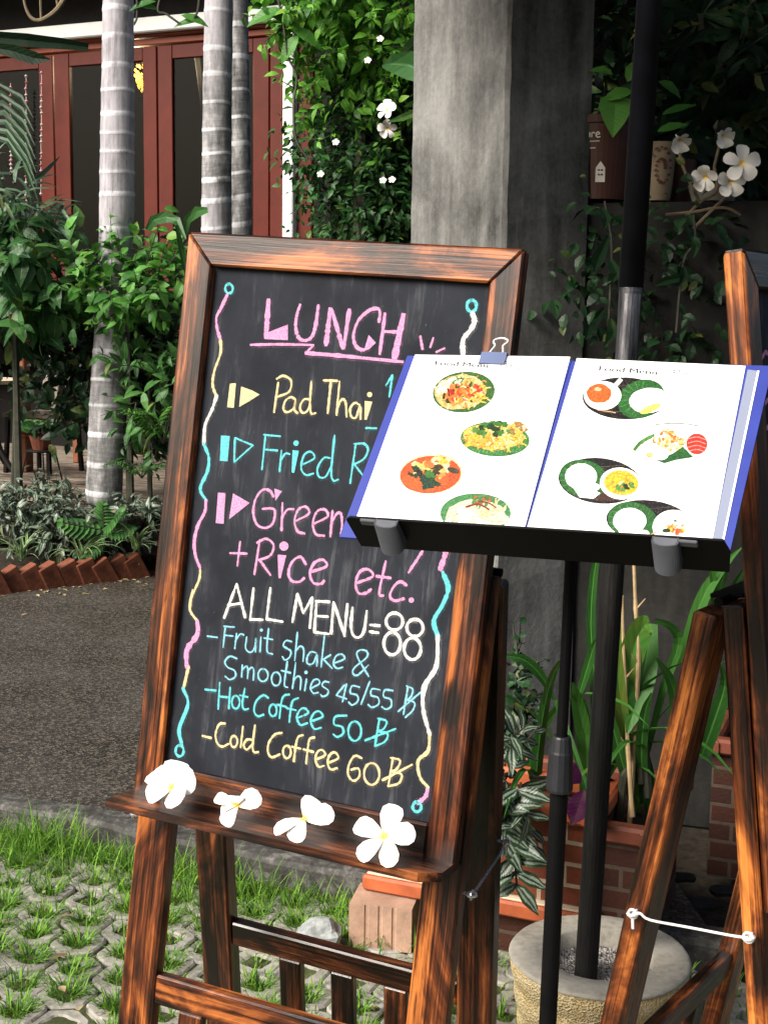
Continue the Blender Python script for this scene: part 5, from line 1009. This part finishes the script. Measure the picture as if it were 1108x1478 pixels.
ch = Chalk(); crop(ch, *Dc, 'c', [S((78, 105), (126, 110)), S((142, 75), (135, 190)), S((187, 95), (181, 187)), S((140, 135), (183, 140)), O_(211, 160, 17, 28), S((250, 100), (240, 162), (246, 190), (267, 188)), S((228, 130), (263, 138)), S((352, 142), (330, 130), (300, 155), (290, 195), (305, 220), (332, 214)), O_(372, 195, 16, 26),
    S((442, 127), (420, 132), (408, 160), (400, 230)), S((388, 170), (430, 180)), S((482, 142), (460, 152), (450, 180), (442, 246)), S((430, 185), (472, 195)), S((482, 227), (523, 207), (510, 187), (490, 192), (475, 225), (490, 258), (521, 250)), S((540, 242), (586, 222), (572, 200), (550, 207), (535, 240), (550, 275), (581, 270)),
    S((690, 218), (643, 222), (636, 255), (670, 267), (675, 295), (650, 310), (631, 298)), O_(725, 285, 28, 42), S((832, 230), (812, 350)), S((825, 230), (862, 242), (850, 275), (823, 285)), S((823, 285), (866, 297), (855, 330), (812, 350)), S((902, 275), (770, 325))], 3.1); ch.mb.build('chalk_lettering', CHALK, panel1)
ch = Chalk(); crop(ch, *Dc, 'y', [S((65, 305), (105, 315)), S((166, 252), (140, 256), (124, 295), (130, 335), (152, 352), (180, 340)), O_(203, 330, 15, 24), S((242, 265), (232, 356)), S((280, 322), (260, 322), (245, 345), (258, 365), (281, 345)), S((294, 260), (284, 350), (291, 376), (309, 375)), S((410, 292), (380, 300), (354, 335), (350, 375), (367, 398), (402, 385)), O_(432, 375, 17, 27),
    S((502, 302), (480, 312), (470, 350), (462, 415)), S((452, 352), (492, 361)), S((552, 312), (530, 320), (522, 360), (515, 425)), S((502, 363), (546, 375)), S((560, 407), (596, 389), (585, 367), (565, 374), (555, 405), (568, 438), (593, 435)), S((612, 422), (653, 402), (640, 377), (618, 387), (608, 420), (620, 450), (649, 445)),
    S((755, 402), (725, 392), (700, 430), (697, 475), (720, 500), (745, 480), (740, 447), (708, 452)), O_(798, 470, 33, 47), S((890, 400), (870, 520)), S((880, 400), (920, 412), (905, 450), (878, 460)), S((878, 460), (926, 472), (915, 510), (868, 523)), S((972, 430), (845, 497))], 3.2); ch.mb.build('chalk_lettering', CHALK, panel1)
ch = Chalk(); Ec = (0, 380, 2.956); Fc = (0, 820, 2.246); Gc = (200, 760, 2.131); Hc = (560, 400, 5.54)
crop(ch, *Ec, 'c', [O_(978, 108, 16, 20, 11), S((870, 768), (892, 830), (885, 890), (858, 950), (860, 980), (882, 1012), w=15)]); crop(ch, *Ec, 'p', [S((972, 132), (945, 190), (925, 230), (928, 280), (940, 320), w=14), S((880, 1010), (875, 1060), (845, 1120), (830, 1190), (836, 1250), (855, 1300), w=16)])
crop(ch, *Ec, 'y', [S((940, 318), (942, 380), (915, 460), (908, 520), (925, 570), w=12), S((855, 1300), (850, 1350), (820, 1420), (813, 1472), w=10)]); crop(ch, *Ec, 'w', [S((925, 565), (905, 625), (876, 690), (870, 772), w=15)])
crop(ch, *Fc, 'y', [S((625, 70), (615, 130), (640, 172), w=7), S((612, 318), (595, 392), w=10)]); crop(ch, *Fc, 'p', [S((640, 170), (640, 215), (607, 265), (606, 322), w=17)]); crop(ch, *Fc, 'c', [S((593, 388), (610, 440), (582, 520), (590, 572), w=13), O_(583, 592, 13, 18, 9)])
ch.mb.build('chalk_border', CHALK, panel1); ch = Chalk(); crop(ch, *Hc, 'c', [O_(668, 230, 38, 46, 24)]); crop(ch, *Hc, 'w', [S((672, 285), (690, 350), (660, 420), (600, 500), (598, 620), w=38)])
crop(ch, *Gc, 'p', [S((945, 75), (940, 95), (927, 132), w=18), S((890, 800), (882, 830), (858, 850), w=13)]); crop(ch, *Gc, 'c', [S((935, 140), (952, 190), (935, 240), (908, 290), (920, 337), w=14), O_(856, 862, 13, 15, 9)]); crop(ch, *Gc, 'w', [S((920, 335), (915, 430), (880, 490), (875, 560), (895, 640), w=14)]); crop(ch, *Gc, 'y', [S((895, 640), (890, 690), (860, 720), (865, 770), (890, 802), w=10)])
ch.mb.build('chalk_border', CHALK, panel1)
tag(Chalk.dust.build('chalk_dust', DUST, panel1), kind='stuff')
# pink chalk on the second board, seen at the very edge
b = MB(); b2 = lambda a, v_: c2 + u2 * a + v2 * v_ - n2 * .0135
for k_, (v0, w_) in enumerate(((.235, .018), (.20, .016), (.16, .03), (.30, .02))): 
    q = [b2(-HWI + .008, v0), b2(-HWI + .03, v0 + .012), b2(-HWI + .05, v0 + w_), b2(-HWI + .07, v0)]; q = smooth(np.array(q), 4)
    b.add(np.concatenate([q, q + v2 * .007]) + n2 * .0001 * k_, [[i, i + 1, len(q) + i + 1, len(q) + i] for i in range(len(q) - 1)], np.concatenate([q, q]), CW['p'])
b.build('chalk_lettering', CHALK, panel2)

# ------------------------------------------------------------------ four frangipani blossoms on the ledge
FG = 'fallen frangipani blossoms on the easel ledge'
def fl(x, y, d_=.03): return onplane(x, y, c1 + n1 * d_, n1)
fc = nrm(-fl(400, 1180) + EYE)
def lf(a, l, o): return (a, l, o)
blossom(fl(250, 1139, .05), n1 * .8 + ZZ * .62, .047, .93, 5, [(88, .95, 1, .5), (152, .95, 1, .52), (22, .95, 1, .52), (222, .9, .95, .5), (318, .9, .95, .5)], lab='wide flat white frangipani blossom at the left end of the ledge', group=FG, droopy=.0)
blossom(fl(344, 1163, .056), n1 + ZZ * .5 - u1 * .1, .046, .9, 5, [(28, .95, 1, .38), (262, .85, .9, .42), (172, .95, 1.0, .24), (205, .7, 1.1, .2), (100, .45, .5, .4)], lab='curled white frangipani blossom, second from the left on the ledge', group=FG, droopy=.2)
blossom(fl(440, 1183, .058), n1 * .9 + ZZ * .55, .049, .95, 4, [(18, 1.0, 1, .36), (62, .75, .9, .4), (214, 1.05, 1.0, .26), (268, .8, .95, .4)], lab='side-lying white frangipani blossom, third from the left on the ledge', group=FG, droopy=.15)
blossom(fl(556, 1209, .056), n1 * .9 + ZZ * .55, .05, .98, 5, [(80, 1, 1, .36), (166, 1, 1, .36), (12, 1, 1, .36), (236, 1, 1, .36), (302, 1, 1, .36)], lab='fully open five-petalled white blossom at the right end of the ledge', group=FG, droopy=.0)

# ------------------------------------------------------------------ menu stand with the open menu
MS = .965
um = nrm([.915, -.402, -.004]); nm_ = np.array([-.275, -.655, .700]); nm_ = nrm(nm_ - um * (nm_ @ um)); vm = np.cross(nm_, um)
cm = EYE + np.array([.213, 1.695, -.158]) * MS
def mp(x, y, off=0.0): return onplane(x, y, cm + nm_ * off, nm_)
def ml(x, y, off=0.0): q = mp(x, y, off) - cm; return q @ um, q @ vm
XM = lambda a, b_, d_: cm + um * a + vm * b_ + nm_ * d_
VB = -.152
d = thing('menu_stand', 'black metal menu stand holding the open blue menu in front of the chalkboard', 'menu stand', (0, 0, 0)); 
footp = at(784, 1600, 1.70); tp = at(823, 806, 1.70); dirp = nrm(tp - footp); gp = tp + dirp * ((0 - tp[2]) / dirp[2])
COL.objects.unlink(d); bpy.data.objects.remove(d)
d = thing('menu_stand', 'black metal menu stand holding the open blue menu in front of the chalkboard', 'menu stand', gp)
sl0 = tp + dirp * 0; ys = lambda yy: tp + dirp * (((at(805, yy, 1.70)) - tp) @ dirp)
rS = 1.70 / FPX
b = MB(); b.tube([ys(1075), tp, tp + dirp * .16], 8.3 * rS, 16); b.build('upper_pole', BLACKM, d, smooth=False)
b = MB(); b.tube([gp + ZZ * .01, ys(1130)], 13.5 * rS, 20); b.build('lower_pole', BLACKM, d)
b = MB(); sp0, sp1 = ys(1141), ys(1062); b.tube([sp0, sp0 + (sp1 - sp0) * .05, sp0 + (sp1 - sp0) * .70, sp0 + (sp1 - sp0) * .74, sp0 + (sp1 - sp0) * .97, sp1], [19.5 * rS, 20.5 * rS, 18 * rS, 17 * rS, 14.0 * rS, 12.5 * rS], 14); b.build('height_sleeve', SLEEVE, d)
b = MB(); b.lathe(gp, [(.001, 0), (.17, 0), (.175, .006), (.17, .012), (.03, .02), (.001, .022)], 40); b.build('base', BLACKM, d)
b = MB(); LIPD = .048; yb = VB - .005
yt = lambda a_: yb + (a_ - aL) / (aR - aL) * .010
aL = ml(518, 782)[0]; aR = ml(1049, 826)[0]
b.box(XM((aL + aR) / 2, .0, -.0095), um, vm, nm_, (aR - aL) - .02, .27, .003, ch=.001); b.build('back_plate', BLACKM, d)
b = MB(); t_ = .003
q = [XM(a_, yt(a_), d_) for a_, d_ in ((aL - .001, -.011), (aR, -.011), (aR + .004, LIPD * .55), (aR - .002, LIPD), (aL + .002, LIPD), (aL - .004, LIPD * .9))]
b.prism(q, -vm * t_); b.build('lip', BLACKM, d)
b = MB(); b.tube([XM(.0, -.1, -.03), tp + dirp * .12], .012, 10); b.box(XM(.0, -.09, -.02), um, vm, nm_, .06, .09, .018, ch=.003); b.build('bracket', BLACKM, d)
for xc, sgn in ((579, -1), (969, 1)):
    a = ml(xc, 770 if sgn < 0 else 805)[0]; b = MB(); r = .0150; th = np.linspace(-.35 * math.pi, 1.05 * math.pi, 18) 
    yy = yt(a) - .0035
    outer = [(a + r * math.cos(t), yy - .012 - r * math.sin(t) * .8) for t in np.linspace(0, math.pi, 16)]; outer = [(a + r, yy)] + outer + [(a - r, yy)]
    inner = [(x_ - (x_ - a) * .14, y_ + .0025) for x_, y_ in outer][::-1]
    ring_ = outer + inner; z0, z1 = LIPD - .040, LIPD + .0005
    k = len(ring_); V = [XM(x_, y_, z0) for x_, y_ in ring_] + [XM(x_, yy + (y_ - yy) * .5, z1) for x_, y_ in ring_]
    F = [[i, (i + 1) % k, (i + 1) % k + k, i + k] for i in range(k)]; m_ = len(outer)
    for i in range(m_ - 1): j = k - 1 - i; F += [[i + k, i + 1 + k, j - 1 + k, j + k], [j, j - 1, i + 1, i]]
    F.append([i + k for i in range(m_)])
    b.add(V, F, np.array(V))
    a2 = a + sgn * .034 ; b.box(XM((a + sgn * r + a2) / 2, yy - .002, LIPD - .004), um, vm, nm_, abs(a2 - a) - r + .002, .004, .010, ch=.0012); b.build('clip_holder', GREYP, d)
# the open menu: blue cover, two printed pages, clear sleeves
d = thing('menu_book', 'open blue menu folder showing two white pages of food photos', 'menu', XM(0, VB, 0))
fl_ = [ml(588, 507.4), ml(826, 511), ml(1113, 529), ml(1046, 824), ml(757, 800), ml(487, 776)]
tl_, tr_, br_, bl_ = fl_[0], fl_[2], fl_[3], fl_[5]
ah = (tr_[0] + br_[0]) / 2; al = (tl_[0] + bl_[0]) / 2; vt_ = (tl_[1] + tr_[1]) / 2
sp_t = ml(826, 513)[0]; sp_b = ml(756.5, 765)[0]; sp = (sp_t + sp_b) / 2
b = MB()
for x0, x1 in ((tl_[0], sp - .004), (sp + .004, tr_[0])):
    xb0, xb1 = (bl_[0], sp - .004) if x0 < sp - .01 else (sp + .004, br_[0])
    b.prism([XM(xb0, yt(xb0) + .0035, -.0075), XM(xb1, yt(xb1) + .0035, -.0075), XM(x1, vt_, -.0075), XM(x0, vt_, -.0075)], nm_ * .004, a=None)
b.prism([XM(sp - .0045, VB + .006, -.0078), XM(sp + .0045, VB + .006, -.0078), XM(sp + .0045, vt_, -.0078), XM(sp - .0045, vt_, -.0078)], nm_ * .0030); b.build('cover', BLUE, d)
def page(pts, name, curl):
    q = [ml(*p) for p in pts]; b = MB(); (tlx, tly), (trx, try_), (brx, bry), (blx, bly) = q; nx, ny = 14, 12; V = []
    fb = (VB + .010 - tly) / (bly - tly)
    for j in range(ny):
        t = j / (ny - 1) * fb
        for i in range(nx):
            s = i / (nx - 1); x_ = (tlx * (1 - s) + trx * s) * (1 - t) + (blx * (1 - s) + brx * s) * t; y_ = (tly * (1 - s) + try_ * s) * (1 - t) + (bly * (1 - s) + bry * s) * t
            V.append(XM(x_, y_, -.0026))
    b.add(V, [[j * nx + i, j * nx + i + 1, (j + 1) * nx + i + 1, (j + 1) * nx + i][::-1] for j in range(ny - 1) for i in range(nx - 1)]); return b.build(name, PAPER, d)
pgL = page([(598, 510), (822, 513), (755, 765), (513, 746)], 'page', 0); pgR = page([(831.5, 515), (1075, 526), (1025, 788), (758, 765)], 'page', 0)
b = MB(); q = [ml(1078, 531), ml(1094, 533), ml(1038, 800), ml(1022, 800)]; fb = lambda p0, p1: (p0[0] + (p1[0] - p0[0]) * (VB + .011 - p0[1]) / (p1[1] - p0[1]), VB + .011)
b.prism([XM(*q[0], -.0033), XM(*fb(q[0], q[3]), -.0033), XM(*fb(q[1], q[2]), -.0033), XM(*q[1], -.0033)], nm_ * .0004); b.build('clear_sleeve', SLV, d)
b = MB(); q2 = [ml(1092, 533), ml(1095, 533), ml(1039.5, 800), ml(1036.5, 800)]; b.prism([XM(*q2[0], -.0027), XM(*fb(q2[0], q2[3]), -.0027), XM(*fb(q2[1], q2[2]), -.0027), XM(*q2[1], -.0027)], nm_ * .0003); b.build('sleeve_edge', WHITEP, d)
class Print:
    def __init__(s): s.mb = MB(); s.k = 0; s.raw = False
    def put(s, pts, col, F=None):
        s.k += 1; off = -.0026 + .00012 + s.k * 4e-6; V = []
        for p in pts:
            a, b_ = ml(*p, -.0026); V.append(XM(a, max(b_, VB + .011), off))
        s.mb.add(V, F or [list(range(len(V)))], None, col if s.raw else tuple((c_ ** 1.35) * (.62 if min(col) < .7 else .95) for c_ in col))
    def ell(s, x, y, rx, ry, col, rot=0.0, a0=0, a1=6.2832, jag=0):
        c_, s_ = math.cos(rot), math.sin(rot); pts = []
        for t in np.linspace(a0, a1, 30)[:-1 if a1 - a0 > 6.2 else None]:
            j = 1 + jag * random.uniform(-1, 1); X_, Y_ = rx * j * math.cos(t), ry * j * math.sin(t); pts.append((x + X_ * c_ - Y_ * s_, y + X_ * s_ + Y_ * c_))
        s.put(pts, col)
    def line(s, pts, w_, col):
        P = smooth(np.array(pts, float), 4); T = np.gradient(P, axis=0); T /= np.linalg.norm(T, axis=1)[:, None] + 1e-9; Nn = np.stack([-T[:, 1], T[:, 0]], 1) * w_ / 2; k = len(P)
        s.put(np.concatenate([P + Nn, P - Nn]), col, [[i, i + 1, k + i + 1, k + i] for i in range(k - 1)])
    def scatter(s, x, y, rx, ry, n, cols, kind='noodle', size=7, w_=1.9):
        for _ in range(n):
            a, r = random.uniform(0, 6.28), random.uniform(0, 1) ** .6; px, py = x + rx * r * math.cos(a), y + ry * r * math.sin(a); col = random.choice(cols)
            if kind == 'noodle':
                t = random.uniform(0, 6.28); c_ = random.uniform(-1.5, 1.5); pts = [(px, py)]
                for k in range(3): t += c_ * .7; pts.append((pts[-1][0] + math.cos(t) * size * .45, pts[-1][1] + math.sin(t) * size * .33))
                s.line(pts, w_, col)
            else: s.ell(px, py, size * random.uniform(.4, 1), size * random.uniform(.25, .6), col, random.uniform(0, 3), jag=.25)
YL, OR, RD, GR, DG, WH_, BK, CR = (.85, .62, .12), (.85, .30, .07), (.55, .05, .03), (.10, .28, .06), (.03, .10, .035), (.86, .86, .84), (.02, .018, .018), (.85, .78, .5)
LG = (.16, .36, .10)
def photo(parent, fn): pr = Print(); fn(pr); pr.mb.build('food_photo', FOODP, parent)
def f1_(p):
    p.ell(669, 566, 45, 29.5, (.09, .22, .06), -.1); p.ell(664, 566, 38, 25, (.8, .6, .3), -.1, jag=.05); p.ell(648, 557, 20, 10, (.85, .84, .7), -.5, jag=.1)
    p.scatter(667, 567, 37, 24, 60, [YL, CR, (.85, .45, .15), (.6, .4, .12)]); p.scatter(668, 566, 30, 16, 44, [OR, (.75, .12, .06), RD, OR, (.85, .4, .1)], 'blob', 7); p.scatter(664, 568, 30, 18, 16, [BK, (.12, .03, .03), DG], 'blob', 4); p.scatter(672, 568, 32, 20, 22, [CR, YL]); p.scatter(676, 546, 18, 5, 9, [LG, CR, GR], 'noodle', 9, 1.8); p.scatter(690, 572, 14, 16, 12, [CR, YL], 'noodle', 8)
def f2_(p):
    p.ell(714, 634, 50, 25, (.10, .30, .10), .05)
    for i in range(14): p.line([(680 + i * 5.4, 655 - abs(i - 6) * .4), (683 + i * 5.2, 648)], 1.2, (.2, .45, .2))
    p.ell(713, 630, 44, 20, (.85, .62, .2), 0, jag=.06); p.scatter(698, 634, 30, 14, 55, [YL, CR, (.85, .5, .08), OR, (.6, .35, .08)], 'noodle'); p.scatter(735, 630, 24, 16, 46, [CR, YL, (.8, .65, .2), (.55, .38, .1)], 'noodle', 9); p.scatter(714, 622, 34, 12, 16, [DG, GR, LG], 'blob', 8); p.scatter(690, 636, 20, 9, 12, [(.85, .5, .12), YL], 'blob', 8); p.scatter(748, 618, 14, 6, 5, [(.5, .3, .12), CR], 'blob', 7)
def f3_(p):
    p.ell(622, 684, 46, 29, (.86, .72, .5), -.08); p.ell(621, 685, 44, 27, (.72, .16, .05), -.08); p.ell(614, 692, 34, 18, (.78, .2, .06), -.1); p.scatter(618, 676, 30, 13, 20, [(.85, .65, .25), CR, (.8, .4, .15)], 'blob', 9); p.scatter(616, 680, 28, 14, 12, [BK, DG, (.1, .08, .03)], 'blob', 8); p.scatter(622, 692, 10, 10, 12, [DG, (.03, .1, .07), GR], 'blob', 10); p.ell(654, 679, 9, 4, (.1, .1, .06), .3); p.scatter(640, 664, 16, 5, 8, [CR, YL], 'blob', 7); p.ell(619, 671, 8, 5, (.8, .3, .1), .2)
def f4_(p):
    p.ell(686, 741, 51, 29, (.12, .34, .14), 0); p.ell(686, 745, 44, 24, (.80, .76, .6), 0, jag=.05); p.scatter(672, 748, 28, 12, 30, [WH_, (.82, .78, .62), (.75, .68, .5)], 'blob', 9); p.scatter(706, 738, 24, 13, 30, [CR, (.8, .66, .35), (.84, .8, .6)], 'noodle', 9); p.scatter(690, 724, 30, 8, 14, [LG, GR, (.5, .2, .1)], 'blob', 6); p.line([(672, 732), (690, 728), (706, 736)], 2.4, (.35, .05, .05)); p.line([(690, 724), (704, 726), (716, 733)], 2, (.3, .04, .05)); p.ell(726, 750, 9, 7, (.82, .76, .6))
for f_ in (f1_, f2_, f3_, f4_): photo(pgL, f_)
def leafplate(p, x, y, rx, ry, rot):
    p.ell(x, y, rx, ry, (.055, .21, .06), rot)
    for i in range(9): t = 2 + i * .35; p.line([(x + rx * .55 * math.cos(t), y + ry * .55 * math.sin(t)), (x + rx * .96 * math.cos(t), y + ry * .96 * math.sin(t))], 1.1, (.14, .36, .14))
def dark(p, x, y, rx, ry, rot):
    p.ell(x, y, rx, ry, (.022, .018, .02), rot)
    for i in range(4): yy = y - ry * .6 + i * ry * .4; p.line([(x - rx * .6, yy + 3), (x + rx * .6, yy - 3)], .7, (.2, .17, .16))
def g1_(p):
    dark(p, 901, 575, 61, 30.5, .03); p.line([(862, 592), (878, 594), (888, 596)], 1.5, (.7, .5, .3)); leafplate(p, 925, 576, 35, 27, -.4); p.ell(936, 578, 29, 18, WH_, -.1, jag=.02); p.ell(938, 590, 16, 5, (.85, .7, .25), -.4); p.ell(869, 571, 27, 21, (.84, .83, .8), 0); p.line([(888, 556), (896, 547)], 6, (.84, .84, .8)); p.ell(864, 568, 18, 14, (.76, .22, .06), 0, jag=.04); p.ell(862, 562, 5, 3, (.86, .6, .4), 0)
def g2_(p):
    p.line([(945, 613), (968, 611), (990, 612), (1008, 615)], 1.3, BK); p.ell(966, 637, 54, 24, (.84, .83, .82), .02); p.line([(914, 650), (925, 638), (940, 630)], 5, GR); p.line([(925, 640), (934, 632), (944, 628)], 4, LG); p.scatter(966, 634, 24, 14, 46, [(.75, .45, .15), (.85, .7, .4), OR, CR, (.8, .55, .2)], 'blob', 5); p.scatter(974, 646, 14, 8, 20, [CR, (.6, .55, .2), (.8, .7, .45)], 'blob', 4); p.put([(970, 655), (985, 645), (1000, 660), (975, 664), (958, 669), (945, 664)], (.05, .2, .06)); p.ell(1005, 641, 15, 15, (.75, .08, .06), .1)
    for i in range(4): p.line([(992, 634 + i * 6), (1005, 631 + i * 6), (1018, 635 + i * 6)], 1.2, (.86, .45, .4))
    p.ell(948, 655, 16, 9, WH_, .2); p.ell(937, 657, 5, 4, (.86, .65, .3))
def g3_(p):
    dark(p, 865, 694, 60, 33, .1); p.ell(868, 716, 26, 7, (.12, .06, .04), .1); leafplate(p, 842, 691, 36, 27, .25); p.ell(838, 688, 23, 19, WH_, 0, jag=.02); p.put([(824, 700), (846, 702), (866, 712), (856, 720), (836, 718)], WH_); p.ell(895, 698, 30, 23, (.84, .82, .76), .1); p.ell(896, 697, 25, 18, (.82, .58, .08), .1, jag=.03); p.scatter(898, 700, 16, 9, 16, [GR, LG, (.8, .4, .1), CR, DG], 'blob', 6); p.ell(858, 703, 8, 5, WH_, 0)
def g4_(p):
    dark(p, 936, 753, 62, 31, .1); leafplate(p, 913, 752, 37, 27, .25); p.ell(908, 752, 24, 19, WH_, 0, jag=.02); p.put([(890, 760), (915, 764), (938, 776), (925, 786), (896, 780)], WH_); p.ell(973, 762, 32, 26, (.85, .83, .78), .1); p.scatter(976, 762, 14, 6, 16, [OR, (.75, .2, .08), YL, (.8, .5, .2)], 'blob', 6); p.ell(961, 766, 6, 3, DG); p.ell(974, 752, 2.5, 1.5, GR); p.ell(928, 771, 9, 6, (.84, .82, .78)); p.line([(938, 772), (946, 768)], 1.5, (.7, .5, .3))
for f_ in (g1_, g2_, g3_, g4_): photo(pgR, f_)
def header(parent, x0, y0, x1, y1, txt, size, x2, y2):
    cu = bpy.data.curves.new('t', 'FONT'); cu.body = txt; cu.size = 1; o = bpy.data.objects.new('t', cu); me = bpy.data.meshes.new_from_object(o); bpy.data.objects.remove(o); bpy.data.curves.remove(cu)
    V = np.array([v.co[:] for v in me.vertices]); F = [list(p.vertices) for p in me.polygons]; bpy.data.meshes.remove(me)
    wd = V[:, 0].max(); pr = Print(); pr.k = 3
    pts = [(x0 + (x1 - x0) * (a / wd) + b_ * size * .18, y0 + (y1 - y0) * (a / wd) - b_ * size) for a, b_, _ in V]; pr.raw = True; pr.put(pts, (.02, .02, .022), F); pr.put([(q_[0] + .55, q_[1]) for q_ in pts], (.02, .02, .022), F)
    G = (.05, .05, .055)
    for ln in ([(0, -9), (0, 0)], [(-3, -8), (9, -9)], [(-2, -5), (8, -6)], [(8, -9), (7, 0), (11, 1)], [(14, -4), (14, 1)], [(14, -3), (18, -4), (18, 1)], [(22, -4), (22, 1), (26, 1), (26, -4)]): pr.line([(x2 + a, y2 + b_) for a, b_ in ln] if len(ln) > 2 else [(x2 + ln[0][0], y2 + ln[0][1]), (x2 + (ln[0][0] + ln[1][0]) / 2, y2 + (ln[0][1] + ln[1][1]) / 2), (x2 + ln[1][0], y2 + ln[1][1])], 1.1, G)
    pr.mb.build('menu_heading', PRINT, parent)
header(pgL, 626, 527, 703, 531, 'Food Menu', 9.5, 723, 531); header(pgR, 862, 535, 947, 541, 'Food Menu', 10, 972, 543)
def faint(parent, blocks):
    pr = Print(); pr.k = 3; pr.raw = True
    for x, y, w_, n_ in blocks:
        for i in range(n_):
            xx = x + random.uniform(-2, 2)
            while xx < x + w_ * random.uniform(.7, 1): l = random.uniform(2, 6); yy = y + i * 7.5 + (xx - x) * .05; pr.line([(xx, yy), (xx + l / 2, yy - .4), (xx + l, yy)], 1.0, (.12, .12, .125)); xx += l + 2.2
    pr.mb.build('dish_captions', PRINT, parent)
faint(pgL, [(598, 560, 24, 1), (690, 716, 40, 1), (733, 553, 40, 2), (592, 612, 50, 2), (698, 676, 30, 2), (560, 655, 4, 1), (640, 640, 12, 1)]); faint(pgR, [(984, 564, 50, 2), (843, 622, 12, 1), (975, 587, 14, 1), (940, 690, 40, 2)])
# binder clip on the top edge of the menu
a, v_ = ml(712, 514); d = thing('binder_clip', 'small binder clip with white wire handle on the top edge of the menu', 'clip', XM(a, vt_, 0)); b = MB(); w_ = .036
b.prism([XM(a - w_ / 2, vt_ - .013, .0005), XM(a - w_ / 2, vt_ - .013, -.0025), XM(a - w_ / 2, vt_ + .006, -.009), XM(a - w_ / 2, vt_ + .0075, -.007), XM(a - w_ / 2, vt_ + .0075, -.001), XM(a - w_ / 2, vt_ + .006, .002)], um * w_); b.build('body', plain('clip_blue', (.10, .13, .24), .3, .5, .1, 20), d)
b = MB(); hp = [(-.0085, 0), (-.0075, .006), (-.0050, .014), (-.0085, .019), (-.0075, .023), (0, .0255), (.0075, .023), (.0085, .019), (.0050, .014), (.0075, .006), (.0085, 0)]
b.tube(smooth(np.array([XM(a + x_ * 1.15, vt_ + .006 + y_ * 1.35, -.004 - y_ * .1) for x_, y_ in hp]), 3), .0013, 6); b.build('handle', WHITEW, d)
